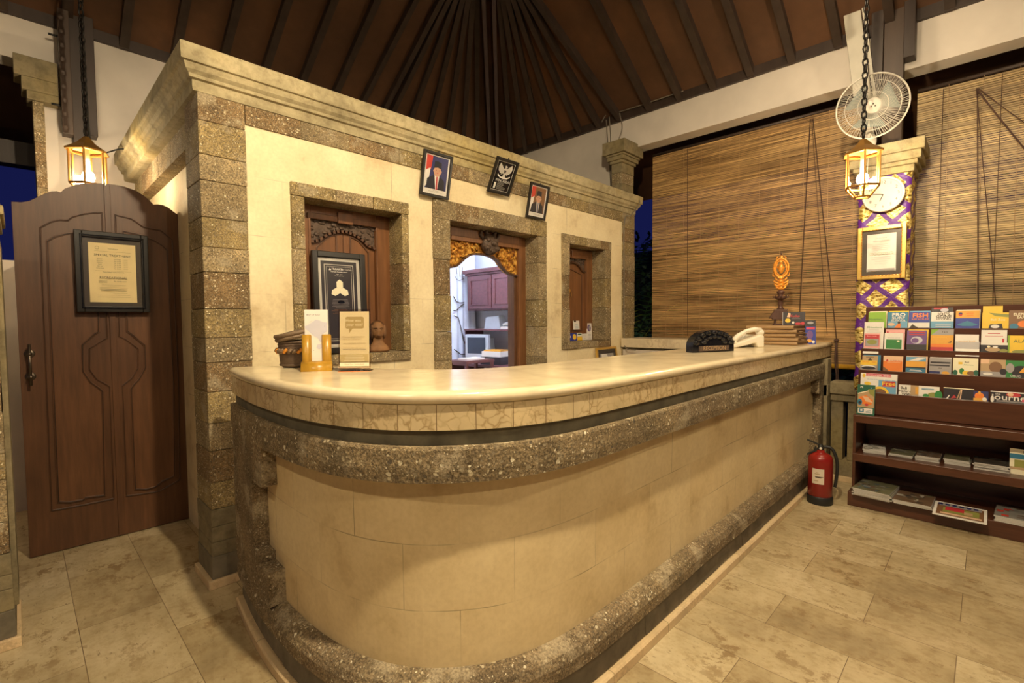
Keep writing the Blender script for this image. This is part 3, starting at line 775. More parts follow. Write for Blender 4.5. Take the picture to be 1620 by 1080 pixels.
mR.build('gate_leaf', G, bevel=.0025)
m = MB(); m.tube([(.042,-.045,1.235),(.042,-.045,1.00)], .007, 'handle_metal')
for z in (1.18, 1.05): m.lathe([(.022,0),(.022,.004),(.012,.012),(.012,.02)], 'handle_metal', 16, (0,0,0)) if False else m.ball((.042,-.045,z), .012, .012, .012, 'handle_metal'); m.tube([(.042,-.045,z),(.042,0,z)], .009, 'handle_metal'); m.ball((.042,-.002,z), .024, .006, .024, 'handle_metal')
m.build('pull_handle', leafL)

# ================================================================== COUNTER
CT = thing('reception_counter', 'long curved reception counter with marble top and pebbled stone bands', 'reception counter', (0,0,0))
outer = crom([(.695,2.53),(.668,2.30),(.652,2.10),(.647,1.88),(.655,1.69),(.678,1.53),(.72,1.39),(.79,1.26),(.885,1.155),(1.02,1.06),(1.18,1.003),(1.36,.976),(1.55,.968),(1.8,.967)], 6)
outer = [Vector((p[0], p[1])) for p in outer]
NO = 90
arc = resample(outer, NO) + [Vector((1.8+(4.66-1.8)*i/16, .967)) for i in range(1, 17)]
def normals(P):
    N = []
    for i in range(len(P)):
        d = (P[min(i+1, len(P)-1)]-P[max(i-1, 0)]).normalized(); N.append(Vector((d.y, -d.x)))
    return N
def sweep(mb, P, prof, mat, smooth=False, closed=True, s0=None, s1=None, cap=True):
    N = normals(P); L = [0]
    for a, b in zip(P, P[1:]): L.append(L[-1]+(b-a).length)
    n = len(prof); v = []; fs = []; uv = []
    for p, q in zip(P, N):
        for o_, z in prof: v.append((p.x+q.x*o_, p.y+q.y*o_, z))
    pl_ = [0]
    for a, b in zip(prof, prof[1:]): pl_.append(b[1])
    for i in range(len(P)-1):
        for k in range(n if closed else n-1):
            k2 = (k+1) % n
            fs.append((i*n+k, i*n+k2, (i+1)*n+k2, (i+1)*n+k))
            uv.append(((L[i], prof[k][1]), (L[i], prof[k2][1]), (L[i+1], prof[k2][1]), (L[i+1], prof[k][1])))
    mb.add(v, fs, mat, smooth, uv)
    if closed and cap:
        e = (len(P)-1)*n
        mb.add([v[i] for i in range(n)], [tuple(range(n))], mat); mb.add([v[e+i] for i in range(n)], [tuple(range(n-1,-1,-1))], mat)
inner = crom([(.775,2.495),(.862,2.40),(.967,2.232),(1.069,2.05),(1.141,1.885),(1.19,1.79),(1.25,1.71),(1.33,1.635),(1.45,1.57),(1.62,1.54),(1.95,1.535)], 6)
inner = resample([Vector((p[0], p[1])) for p in inner], NO) + [Vector((1.95+(4.9-1.95)*i/16, 1.535)) for i in range(1, 17)]
outT = arc[:NO] + [Vector((1.8+(4.90-1.8)*i/16, .967)) for i in range(1, 17)]
# marble slab with rounded nosing
m = MB(); N = normals(outT); pr = [(-.014,1.1395),(-.004,1.138),(.006,1.132),(.010,1.122),(.010,1.112),(.004,1.103),(-.004,1.099)]; v = []; fs = []; n = len(pr)+2
for p, q, i_ in zip(outT, N, inner):
    for o_, z in pr: v.append((p.x+q.x*o_, p.y+q.y*o_, z))
    v.append((i_.x, i_.y, 1.099)); v.append((i_.x, i_.y, 1.1395))
for i in range(len(outT)-1):
    for k in range(n): fs.append((i*n+k, i*n+(k+1)%n, (i+1)*n+(k+1)%n, (i+1)*n+k))
fs += [tuple(range(n-1,-1,-1)), tuple((len(outT)-1)*n+k for k in range(n))]
m.add(v, fs, 'marble_top', False); o = m.build('countertop', CT)
for p in o.data.polygons:
    if abs(p.normal.z) < .98 and len(p.vertices) == 4: p.use_smooth = True
iS = next(i for i, p in enumerate(outT) if p.x > 1.36)
m = MB(); sweep(m, outT[:iS+1], [(0,1.099),(-.03,1.099),(-.03,1.021),(0,1.021)][::-1], 'marble_fascia'); sweep(m, outT[iS:], [(0,1.099),(-.03,1.099),(-.03,1.021),(0,1.021)][::-1], 'marble_fascia_long')
sweep(m, [Vector((4.868,.967)), Vector((4.868,1.53))], [(.0,1.099),(.03,1.099),(.03,1.021),(.0,1.021)], 'marble_fascia')
m.build('fascia', CT)
m = MB(); sweep(m, arc, [(-.016,1.021),(-.016,.966),(-.09,.966),(-.09,1.021)], 'dark_strip'); m.build('recess_strip', CT)  # recessed strip of dark smooth concrete
bandm = MB()
L = [0]
for a, b in zip(arc, arc[1:]): L.append(L[-1]+(b-a).length)
def seg(i0, i1): return arc[i0:i1+1]
def blocks(prof, lens, mats, name, bevel=.004, seed=1):
    mb = MB(); rr = random.Random(seed); i = 0; N_ = len(arc)-1
    while i < N_:
        ln = rr.uniform(*lens); j = i+1
        while j < N_ and L[j]-L[i] < ln: j += 1
        pts = [p.copy() for p in arc[i:j+1]]
        jj = rr.uniform(0, .004)
        sweep(mb, pts, [(o_+jj*(o_ > -.05), z) for o_, z in prof], rr.choice(mats)); i = j
    return mb.build(name, CT, bevel=0)
blocks([(.0,.972),(.004,.962),(.006,.90),(.002,.862),(-.06,.856),(-.09,.856),(-.09,.972)], (.35,.6), ['stone_band', 'stone_band', 'stone_base'], 'stone_band', seed=2)
m = MB(); sweep(m, arc, [(-.055,.862),(-.060,.5),(-.062,.215),(-.12,.215),(-.12,.862)], 'limestone_counter'); m.build('limestone_panel', CT)
blocks([(-.060,.245),(-.035,.238),(-.012,.222),(.0,.195),(.0,.150),(-.012,.140),(-.10,.140),(-.10,.245)], (.28,.5), ['stone_base', 'stone_base', 'stone_band'], 'stone_base_band', seed=3)
blocks([(-.022,.140),(-.016,.048),(-.09,.048),(-.09,.140)], (.25,.42), ['plinth_stone'], 'plinth', seed=4)
m = MB(); sweep(m, arc, [(.012,.0),(.012,.036),(.006,.042),(-.09,.042),(-.09,0)], 'marble_skirting'); m.build('skirting', CT)
def arc_at(y_): # index on the left run where y drops below y_
    return next(i for i, p in enumerate(arc) if p.y < y_)
for (zz0, zz1, ye) in ((.70,.862,2.045), (.41,.70,2.155), (.375,.41,2.10), (.24,.375,1.99)):
    m = MB(); P = arc[:arc_at(ye)+1]; sweep(m, P, [(.002,zz0),(.002,zz1),(-.10,zz1),(-.10,zz0)], 'stone_base'); m.build('stone_end_frame', CT)
for (zz0, zz1, xs) in ((.74,.862,4.50), (.40,.74,4.58), (.24,.40,4.50)):
    m = MB(); sweep(m, [Vector((xs,.967)), Vector((4.66,.967))], [(.002,zz0),(.002,zz1),(-.10,zz1),(-.10,zz0)], 'stone_base'); m.build('stone_end_frame', CT)
inb = [p.copy() for p in inner[:-1]]
m = MB(); inn = [Vector((p.x, p.y)) for p in inner if p.x < 4.6]
sweep(m, inn, [(.04,0),(.04,1.099),(.08,1.099),(.08,0)], 'render_white'); m.build('inner_panel', CT)
m = MB(); m.obox((arc[0].x+.03, arc[0].y-.01, .5), (inner[0].x-.02, inner[0].y-.01, .5), .03, 1.0, 'stone_base'); m.build('end_panel', CT)
m = MB(); m.box(4.60, 4.655, 1.07, 1.5, 0, 1.015, 'stone_base'); m.build('end_panel', CT)

# ================================================================== low walls, ledge, balustrade, column
LW = thing('ledge', 'marble-capped low wall below the left bamboo blind, behind the counter', 'ledge', (4.65, 2.0, 0))
m = MB(); m.box(-.17, .2, -.455, .785, 1.055, 1.15, 'marble_ledge'); m.build('coping', LW, bevel=.006)
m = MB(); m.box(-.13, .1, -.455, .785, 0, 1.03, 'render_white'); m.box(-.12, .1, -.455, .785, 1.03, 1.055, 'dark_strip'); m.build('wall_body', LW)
for i, y_ in enumerate((.58, .40, .22, .04, -.14)):
    m = MB(); m.box(-.138, -.125, y_-.045, y_+.045, .90, .99, 'marble_ledge'); m.build('inset_tile', LW)
BL = thing('stone_balustrade', 'low grey stone balustrade with a slot, between the counter end and the magazine rack', 'balustrade', (4.80, .4, 0))
m = MB(); m.box(-.08, .10, .358, .535, .72, .82, 'sandstone_dark'); m.box(-.06, .10, .358, .535, .66, .72, 'sandstone_dark'); m.build('coping', BL, bevel=.006)
for y0_, y1_ in ((.445,.532), (.358,.415)):
    m = MB(); m.box(-.04, .08, y0_, y1_, .17, .66, 'sandstone_dark'); m.build('baluster', BL, bevel=.006)
m = MB(); m.box(-.07, .10, .358, .535, .045, .17, 'sandstone_dark'); m.box(-.09, .10, .358, .535, 0, .045, 'marble_plain'); m.build('base', BL, bevel=.004)
t = thing('counter_post', 'grey stone post closing the far right end of the counter, behind the extinguisher', 'post', (4.73, 1.0, 0))
m = MB(); m.box(-.068, .06, -.06, .06, 0, 1.01, 'sandstone_dark'); m.box(-.068, .04, -.064, .0, .70, .80, 'sandstone_dark'); m.build('shaft', t, bevel=.006)

PC = thing('column', 'square column wrapped in purple and gold brocade under a stepped stone cap', 'column', (4.80, .595, 0))
m = MB(); m.box(-.15, .16, -.155, .155, 0, .80, 'sandstone_dark'); m.build('shaft', PC, bevel=.004)
m = MB(); nu, nv = 40, 60; v = []; fs = []       # slightly rumpled cloth sleeve
prm = [(-.155,.16),(-.155,-.16),(.165,-.16),(.165,.16)]
def perim(t):
    k = int(t*4) % 4; q = t*4-int(t*4); a, b = prm[k], prm[(k+1)%4]
    return a[0]+(b[0]-a[0])*q, a[1]+(b[1]-a[1])*q
rr2 = random.Random(3)
for j in range(nv+1):
    z = .78+(2.425-.78)*j/nv
    for i in range(nu):
        x, y_ = perim(i/nu); w_ = .004*math.sin(z*31+i*.7)+.003*math.sin(z*17-i*1.3)
        l_ = math.hypot(x, y_); v.append((x*(1+w_/l_), y_*(1+w_/l_), z))
for j in range(nv):
    for i in range(nu): fs.append((j*nu+i, j*nu+(i+1)%nu, (j+1)*nu+(i+1)%nu, (j+1)*nu+i))
m.add(v, fs, 'purple_gold_cloth', True); m.build('brocade_wrap', PC)
m = MB()
for a, z0, z1 in ((.175,2.42,2.47),(.195,2.47,2.50),(.215,2.50,2.56),(.235,2.56,2.64)): m.box(-a, .16, -a, a, z0, z1, 'sandstone')
m.build('cap', PC, bevel=.005)

# timber posts
def posts(label, loc, bars):
    t = thing('timber_post', label, 'timber post', loc)
    for (x0,x1,y0,y1,z0,z1,mm) in bars:
        m = MB(); m.box(x0,x1,y0,y1,z0,z1,mm); m.build('post', t, bevel=.003)
    return t
t = posts('dark timber roof posts bolted to the beam above the brocade column', (4.66, .6, 0), [
    (-.02,.06,-.10,.02,2.64,4.02,'timber_mid'), (-.05,.06,.02,.095,3.10,4.03,'timber'), (-.05,.06,-.165,-.10,3.24,4.02,'timber')])
m = MB(); m.ball((-.03,-.13,3.5), .02, .012, .012, 'black_rubber'); m.build('bolt', t)
t = posts('dark timber roof posts hanging behind the left lantern chain', (.36, 4.85, 0), [
    (-.08,-.02,-.06,.04,2.72,3.60,'timber_mid'), (-.02,.045,-.02,.06,2.62,3.60,'timber'), (.05,.115,-.06,.04,2.74,3.60,'timber')])
for z in (3.42, 2.93):
    m = MB(); m.tube([(-.13,.0,z),(-.07,.0,z)], .008, 'black_rubber'); m.build('bolt', t)
t = thing('cable_trunking', 'pale cable trunking leaning up the beam beside the wall fan', 'trunking', (4.60, .7, 0))
m = MB(); m.obox((0,.035,3.0), (-.03,.125,3.80), .108, .03, 'trunk_white', up=(1,0,0)); m.build('cover', t, bevel=.004)
m = MB(); m.obox((-.01,-.042,3.0), (-.04,.048,3.75), .018, .02, 'trunk_white', up=(1,0,0)); m.build('cable', t)

# ================================================================== blinds
def blind(label, y0, y1, z0, z1, mat, seed, cords, rings, sag=.0):
    t = thing('bamboo_blind', label, 'bamboo blind', (4.93, (y0+y1)/2, 0))
    h = (y1-y0)/2; rr = random.Random(seed); m = MB(); p = .0158; n = int((z1-z0)/p)
    cols = 4
    for i in range(n):
        z = z0+i*p
        a = -h; 
        xo = rr.uniform(-.0008, .0008)
        zt_ = .012*math.sin(i*.013+seed)
        k = rr.uniform(.0118, .0140)
        dz = rr.uniform(-.001, .001)
        v = [(xo,a,z+dz),(xo,h,z-dz),(xo+.003,h,z-dz),(xo+.003,a,z+dz),(xo,a,z+dz+k),(xo,h,z-dz+k),(xo+.003,h,z-dz+k),(xo+.003,a,z+dz+k)]
        m.add(v, [(0,1,2,3),(7,6,5,4),(4,5,1,0),(5,6,2,1),(6,7,3,2),(7,4,0,3)], mat)
    m.build('slats', t)
    m = MB(); y_ = -h+.08
    while y_ < h:
        m.tube([(-.002, y_+rr.uniform(-.004,.004), z0+(z1-z0)*k/8) for k in range(9)], .0016, 'folder_brown', 5); y_ += .185
    m.build('binding_threads', t)
    m = MB(); m.tube([(0.004,-h,z0-.02),(0.004,h,z0-.02)], .022, 'bamboo_yellow', 12); m.build('bottom_pole', t)
    m = MB(); m.tube([(0.01,-h,z1+.01),(0.01,h,z1+.01)], .015, 'timber', 10); m.build('top_pole', t)
    for c in cords:
        m = MB(); m.tube([(-.02, q[0]-(y0+y1)/2, q[1]) for q in c[0]], c[1], 'cord_brown', 6); m.build('cord', t)
    return t
def C(a, b, r_=.0035): return ([(a[0]+(b[0]-a[0])*k/6, a[1]+(b[1]-a[1])*k/6 - .006*math.sin(PI*k/6)) for k in range(7)], r_)
blind('warm brown bamboo slat blind between the office pillar and the brocade column', .755, 2.67, .95, 3.12, 'bamboo_slats', 1, [
    C((1.16,3.08),(1.215,1.40)), C((1.14,3.08),(.93,1.15)), C((1.15,3.08),(1.00,1.2),.002), C((2.27,3.10),(2.25,1.17),.0025), C((.93,1.17),(.90,.60)), C((.93,1.15),(.93,.70)),
    C((.93,.70),(.905,.45))], 0)
blind('pale bamboo slat blind right of the brocade column, above the magazine rack', -1.30, .44, .95, 3.08, 'bamboo_slats_pale', 2, [
    C((.105,2.98),(.06,1.35)), C((.11,2.98),(-.04,1.3),.003), C((.11,2.99),(-.17,2.45),.005), C((.10,2.99),(-.2,2.60),.003), C((.29,3.05),(.295,1.1),.0018), C((-.02,3.05),(-.01,1.1),.0018)], 0)
m = MB(); m.ball((4.90, .93, 1.155), .012, .02, .014, 'cord_brown'); m.tube([(4.90,.93,1.15),(4.89,.935,1.0),(4.90,.92,.8),(4.895,.915,.62)], .007, 'cord_brown')
tag(m.build('cord_cleat'), 'tied bundle of blind cord hanging beside the counter end', 'cord')

# ================================================================== lanterns
def lantern(label, loc, bulb, zroof, group='hexagonal hanging lanterns'):
    t = thing('hanging_lantern', label, 'lantern', loc, rz=R(15), group=group)
    Rr, h = .098, .30           # loc is the centre of the body
    hexa = [(math.cos(PI/3*k), math.sin(PI/3*k)) for k in range(6)]
    m = MB()
    for c, s_ in hexa: m.obox((c*Rr,s_*Rr,-.085),(c*Rr,s_*Rr,.13), .011, .011, 'brass')
    for z, q in ((-.085,Rr),(.13,Rr),(-.15,.045),(.130,Rr+.014)):
        for k in range(6):
            a, b = hexa[k], hexa[(k+1)%6]; m.obox((a[0]*q,a[1]*q,z),(b[0]*q,b[1]*q,z), .012, .012, 'brass')
    for c, s_ in hexa: m.obox((c*Rr,s_*Rr,-.085),(c*.045,s_*.045,-.15), .010, .010, 'brass')
    m.build('brass_frame', t, bevel=.002)
    m = MB()                      # faceted roof
    ri = [(c*(Rr+.018), s_*(Rr+.018), .134) for c, s_ in hexa]; r1 = [(c*.055, s_*.055, .178) for c, s_ in hexa]; r3 = [(c*.016, s_*.016, .225) for c, s_ in hexa]
    m.add(ri+r1+r3, [(k,(k+1)%6,6+(k+1)%6,6+k) for k in range(6)] + [(6+k,6+(k+1)%6,12+(k+1)%6,12+k) for k in range(6)] + [tuple(range(12,18))], 'brass')
    m.add([(a, b, c-.004) for a, b, c in ri+r1], [(6+k,6+(k+1)%6,(k+1)%6,k) for k in range(6)], 'brass'); m.build('roof', t)
    m = MB()
    for k in range(6):
        a, b = hexa[k], hexa[(k+1)%6]; q = Rr*.97
        m.add([(a[0]*q,a[1]*q,-.083),(b[0]*q,b[1]*q,-.083),(b[0]*q,b[1]*q,.13),(a[0]*q,a[1]*q,.13)], [(0,1,2,3)], 'pane_glass')
    m.build('glass_panes', t)
    m = MB(); m.tube([(0,0,.17),(0,0,.008)], .014, 'phone_cream'); lh = m.build('lamp_holder', t)
    m = MB(); m.ball((0,0,-0.032), .034, .034, .040, bulb); m.build('bulb', lh)
    m = MB(); n = int((zroof-loc[2]-.225)/.042)
    for k in range(n+1):
        z = .235+.021+k*.042; a = (k%2)*PI/2+.3
        pts = []
        for i in range(10):
            q = 2*PI*i/10; rx, rz_ = .014, .027
            pts.append((rx*math.cos(q)*math.cos(a), rx*math.cos(q)*math.sin(a), z+rz_*math.sin(q)))
        m.tube(pts, .0052, 'chain_black', 6, closed=True)
    m.build('chain', t)
    return t
lantern('lit brass lantern on a long chain above the wooden gate', (.36, 4.22, 2.335), 'bulb_left', roofz(.36,4.22)-.02)
lantern('lit brass lantern on a long chain in front of the wall fan and clock', (3.93, .62, 2.29), 'bulb_right', roofz(3.93,.62)-.02)
for x, y_, z, g in ((.35, -.95, 2.75, 'bulb_fill'), (-.9, .9, 2.8, 'bulb_fill'), (2.5, -.7, 2.9, 'bulb_fill'), (.78, .42, 3.40, 'bulb_fill_front')):  # unseen lamps, added to brighten counter, floor and facade
    t = thing('fill_lamp', 'unseen black-shaded fill lamp added over the lobby floor', 'lamp', (x, y_, z), group='added fill lamps over the lobby')
    m = MB(); m.ball((0,0,0), .04, .04, .05, g); m.build('bulb', t)
    m = MB(); m.lathe([(.17,.0),(.172,.002),(.15,.05),(.09,.09),(.03,.105),(.028,.103),(.088,.086),(.147,.047),(.168,.0)], 'black_gloss', 30); m.build('roof_light_shield', t)  # dome added to keep this light off the roof
    m = MB(); m.lathe([(.012,.05),(.03,.055),(.03,.10),(.006,.11)], 'brass'); m.tube([(0,0,.10),(0,0,roofz(x,y_)-z)], .004, 'chain_black'); m.build('flex', t)
t = thing('spot_lamp', 'bare lit bulb on the roof above the left bamboo blind', 'lamp', (3.55, .72, 3.49))
m = MB(); m.ball((0,0,0), .035, .035, .035, 'bulb_spot'); m.build('bulb', t)
m = MB(); m.tube([(0,0,.03),(.02,0,.10),(.05,.0,roofz(3.6,.72)-3.49)], .012, 'black_rubber'); m.build('bracket', t)
# office tube light
t = thing('tube_light', 'cool white tube light inside the office', 'lamp', (3.2, 3.55, 2.50))
m = MB(); m.tube([(-.55,0,0),(.55,0,0)], .018, 'tube_cool', 10); m.build('tube', t)
m = MB(); m.box(-.6,.6,-.03,.03,.02,.05,'office_white'); m.build('housing', t)

# ================================================================== framed pictures
def framed(name, label, cat, loc, rz, w_, h_, fw, fmat, draw, rx=0, fd=.02, glass_=True, group=None, hook=False):
    t = thing(name, label, cat, loc, rz=rz, rx=rx, group=group)
    a = w_/2; m = MB()
    m.box(-a, -a+fw, -fd, 0, 0, h_, fmat); m.box(a-fw, a, -fd, 0, 0, h_, fmat); m.box(-a+fw, a-fw, -fd, 0, 0, fw, fmat); m.box(-a+fw, a-fw, -fd, 0, h_-fw, h_, fmat)
    fo = m.build('frame', t, bevel=min(.004, fw*.25))
    m = MB(); m.y0 = -.008; m.box(-a+fw*.8, a-fw*.8, -.008, -.002, fw*.8, h_-fw*.8, 'paper_white'); draw(m, -a+fw, a-fw, fw, h_-fw); m.build('picture', t)
    if glass_:
        m = MB(); m.add([(-a+fw,-fd*.72,fw),(a-fw,-fd*.72,fw),(a-fw,-fd*.72,h_-fw),(-a+fw,-fd*.72,h_-fw)], [(0,1,2,3)], 'picture_glass'); m.build('glass', t)
    if hook:
        m = MB(); m.ball((0,-fd/2,h_+.004), .006, .004, .008, 'black_frame'); m.build('hook', fo)
    return t
def portrait(bgm, tie):
    def d(m, x0, x1, z0, z1):
        W, Hh = x1-x0, z1-z0; X = lambda p: x0+W*p; Z = lambda p: z0+Hh*p
        m.fr(X(0), X(1), Z(0), Z(1), 'paper_white'); m.fr(X(.06), X(.94), Z(.13), Z(.97), bgm)
        m.flat([(X(.06),Z(.5)),(X(.26),Z(.62)),(X(.30),Z(.97)),(X(.06),Z(.97))], 'flag_red'); m.flat([(X(.06),Z(.13)),(X(.2),Z(.3)),(X(.24),Z(.66)),(X(.06),Z(.58))], 'paper_white')
        m.flat([(X(.12),Z(.13)),(X(.14),Z(.38)),(X(.36),Z(.48)),(X(.66),Z(.48)),(X(.84),Z(.38)),(X(.88),Z(.13))], 'suit')
        m.flat([(X(.42),Z(.50)),(X(.62),Z(.50)),(X(.58),Z(.13)),(X(.50),Z(.13))], 'paper_white'); m.flat([(X(.50),Z(.46)),(X(.55),Z(.46)),(X(.58),Z(.13)),(X(.51),Z(.13))], tie)
        m.fe(X(.52), Z(.60), W*.15, Hh*.14, 'skin'); m.fe(X(.37), Z(.60), W*.025, Hh*.03, 'skin', 8); m.fe(X(.67), Z(.60), W*.025, Hh*.03, 'skin', 8)
        m.flat([(X(.37),Z(.67)),(X(.38),Z(.84)),(X(.50),Z(.86)),(X(.66),Z(.83)),(X(.67),Z(.67)),(X(.52),Z(.70))], 'suit')
        for q in (.46, .58): m.fe(X(q), Z(.625), W*.022, Hh*.009, 'ink', 8)
        m.flat([(X(.50),Z(.585)),(X(.52),Z(.61)),(X(.54),Z(.585))], 'c_tan'); m.fe(X(.52), Z(.55), W*.04, Hh*.007, 'c_magenta', 8)
        m.lines(X(.5), Z(.06), Z(.09), W*.6, 2, 'ink', 1, .0012)
    return d
def garuda(m, x0, x1, z0, z1):
    W, Hh = x1-x0, z1-z0; X = lambda p: x0+W*p; Z = lambda p: z0+Hh*p
    m.fr(X(0), X(1), Z(0), Z(1), 'black_gloss')
    m.ridge([(X(.04),Z(.03)),(X(.96),Z(.03)),(X(.96),Z(.97)),(X(.04),Z(.97))], .0035, .0008, 'silver_matt', m.y0-.0006, True)
    for s_ in (-1, 1):
        q = lambda x: .5+s_*x
        m.flat([(X(q(.05)),Z(.74)),(X(q(.30)),Z(.92)),(X(q(.36)),Z(.80)),(X(q(.33)),Z(.68)),(X(q(.22)),Z(.60)),(X(q(.08)),Z(.58))], 'silver_matt')
        for k in range(5): m.flat([(X(q(.10+k*.045)),Z(.60+k*.03)),(X(q(.145+k*.045)),Z(.62+k*.035)),(X(q(.16+k*.05)),Z(.54+k*.05))], 'silver_matt')
    m.fe(X(.5), Z(.68), W*.10, Hh*.11, 'silver_matt'); m.fe(X(.5), Z(.83), W*.055, Hh*.04, 'silver_matt'); m.flat([(X(.53),Z(.85)),(X(.60),Z(.82)),(X(.53),Z(.81))], 'silver_matt')
    m.flat([(X(.44),Z(.72)),(X(.56),Z(.72)),(X(.55),Z(.64)),(X(.5),Z(.61)),(X(.45),Z(.64))], 'black_gloss'); m.fe(X(.5), Z(.67), W*.02, Hh*.014, 'silver_matt', 5)
    m.flat([(X(.45),Z(.58)),(X(.55),Z(.58)),(X(.60),Z(.46)),(X(.40),Z(.46))], 'silver_matt')
    m.flat([(X(.18),Z(.56)),(X(.30),Z(.50)),(X(.5),Z(.475)),(X(.70),Z(.50)),(X(.82),Z(.56)),(X(.84),Z(.52)),(X(.70),Z(.455)),(X(.5),Z(.43)),(X(.30),Z(.455)),(X(.16),Z(.52))], 'paper_white')
    m.ft('PANCASILA', X(.5), Z(.36), W*.14, 'paper_white'); m.lines(X(.62), Z(.08), Z(.30), W*.5, 9, 'silver_matt', 4, .0012, left=X(.27))
    m.fr(X(.10), X(.20), Z(.08), Z(.28), 'paper_white')
def lean(yt, yb_, L_): return math.asin((yb_-yt)/L_)
framed('portrait_frame', 'leftmost black-framed portrait under the cornice, person in black cap with blue background', 'picture frame', (2.055, 2.775, 2.205), 0, .245, .295, .02, 'black_frame', portrait('navy', 'c_red'), rx=lean(2.715,2.775,.295), hook=True)
framed('emblem_frame', 'black-framed silver winged eagle emblem hung between the two portraits', 'picture frame', (2.665, 2.772, 2.338), R(0), .235, .268, .02, 'black_frame', garuda, rx=lean(2.65,2.772,.268), hook=True)
framed('portrait_frame', 'rightmost black-framed portrait under the cornice, person in black cap with brown-red background', 'picture frame', (3.105, 2.775, 2.205), 0, .238, .285, .02, 'black_frame', portrait('c_brown', 'navy'), rx=lean(2.715,2.775,.285), hook=True)

def notice(m, x0, x1, z0, z1):
    m.fr(x0, x1, z0, z1, 'mat_dark'); cx = 0.0
    a, b, c, d_ = -.113, .113, .060, .418
    m.fr(a, b, c, d_, 'paper_cream'); I = 'ink_brown'
    m.fe(-.072, .388, .010, .010, I, 12); m.fe(-.072, .388, .008, .008, 'paper_cream', 12); m.ft('Tamukami', .002, .386, .012, I, bold=.01); m.fr(-.085, .088, .368, .369, I)
    m.ft('SPECIAL TREATMENT', .0, .345, .0185, 'ink')
    for k, q in enumerate(('Massage', 'Manicure', 'Pedicure', 'Facial', 'Hair cut', 'Cream bath')):
        m.ft(q, -.062, .323-k*.0115, .0075, 'ink'); m.ft('Rp. 50.000', .022, .323-k*.0115, .0075, 'ink'); m.ft('/ person', .060, .323-k*.0115, .007, I)
    m.fr(-.085, .088, .250, .2508, I); m.ft('TREATMENT THERAPIST SPA', 0, .243, .008, 'ink')
    m.ft('RECREATIONAL', .0, .210, .0185, 'ink'); m.ft('Table tennis', -.052, .190, .0085, 'ink'); m.ft('Rp. 20.000 / hour', .032, .190, .0085, 'ink'); m.ft('Bicycle rental', -.052, .181, .0075, 'ink')
    m.lines(0, .150, .165, .165, 2, I, 3, .0014); m.lines(0, .132, .140, .19, 2, 'ink', 4, .0018); m.lines(.03, .115, .115, .08, 1, I, 5, .001); m.lines(0, .092, .104, .17, 2, I, 6, .001)
t = framed('framed_notice', 'black-framed yellow price notice hanging on the carved wooden gate', 'framed notice', (.425, 3.868, 1.418), 0, .352, .484, .036, 'black_frame', notice, rx=R(1.5), fd=.028)
m = MB(); m.box(-.152,-.146,-.034,-.026,.022,.462,'black_gloss'); m.box(.146,.152,-.034,-.026,.022,.462,'black_gloss'); m.box(-.152,.152,-.034,-.026,.022,.028,'black_gloss'); m.box(-.152,.152,-.034,-.026,.456,.462,'black_gloss'); m.build('frame_bead', t.children[0])

def award(m, x0, x1, z0, z1):
    m.fr(x0, x1, z0, z1, 'mat_dark'); m.fr(x0+.0, x1-.0, z0, z1, 'c_dark')
    def ring(i, wd, mt): m.ridge([(x0+i,z0+i),(x1-i,z0+i),(x1-i,z1-i),(x0+i,z1-i)], wd, .0015, mt, m.y0-.002, True)
    ring(.011, .019, 'silver'); ring(.043, .004, 'silver_matt'); ring(.055, .0015, 'silver_matt')
    k = 0
    while x0+.004+k*.008 < x1:
        for z in (z0+.010, z1-.010): m.ball((x0+.004+k*.008, m.y0-.004, z), .0032, .003, .0032, 'silver', 6, 4)
        k += 1
    k = 0
    while z0+.02+k*.008 < z1-.01:
        for x in (x0+.010, x1-.010): m.ball((x, m.y0-.004, z0+.02+k*.008), .0032, .003, .0032, 'silver', 6, 4)
        k += 1
    cx = (x0+x1)/2; zt_ = z1-.066
    m.lay += 6
    m.ft('TRISAKTI', cx-.012, zt_-.004, .017, 'paper_white', bold=.02); m.ft('Bali Tourism', cx+.046, zt_-.004, .014, 'paper_white'); m.ft('Indonesia Hospitality Award', cx, zt_-.020, .009, 'paper_white', bold=.02)
    m.flat([(cx-.064,zt_-.012),(cx-.056,zt_+.004),(cx-.048,zt_-.012)], 'paper_white')
    m.ft('2009 - 2010', cx, zt_-.036, .008, 'paper_white'); m.ft('Best Boutique Hotel', cx, zt_-.045, .007, 'silver_matt')
    cz = zt_-.128
    up = [(0,0),(-.020,.012),(-.020,.046),(0,.062),(.020,.046),(.020,.012)]
    for a in (0, 2*PI/3, 4*PI/3):
        c, s_ = math.cos(a), math.sin(a); m.flat([(cx+x*c-z*s_, cz+x*s_+z*c) for x, z in up], 'paper_pale')
    m.flat([(cx-.022,cz-.050),(cx,cz-.030),(cx+.022,cz-.050),(cx,cz-.056)], 'c_dark')
    m.lines(cx, cz-.115, cz-.062, .11, 7, 'c_grey', 5, .002); m.fe(cx+.004, cz-.078, .022, .010, 'black_gloss', 12); m.lines(cx, cz-.15, cz-.125, .12, 4, 'c_brown', 8, .002)
framed('award_plaque', 'large black and silver framed award plaque standing in the left window', 'award plaque', (1.405, 2.862, 1.155), R(-3), .335, .62, .034, 'black_frame', award, rx=R(-3), fd=.03)

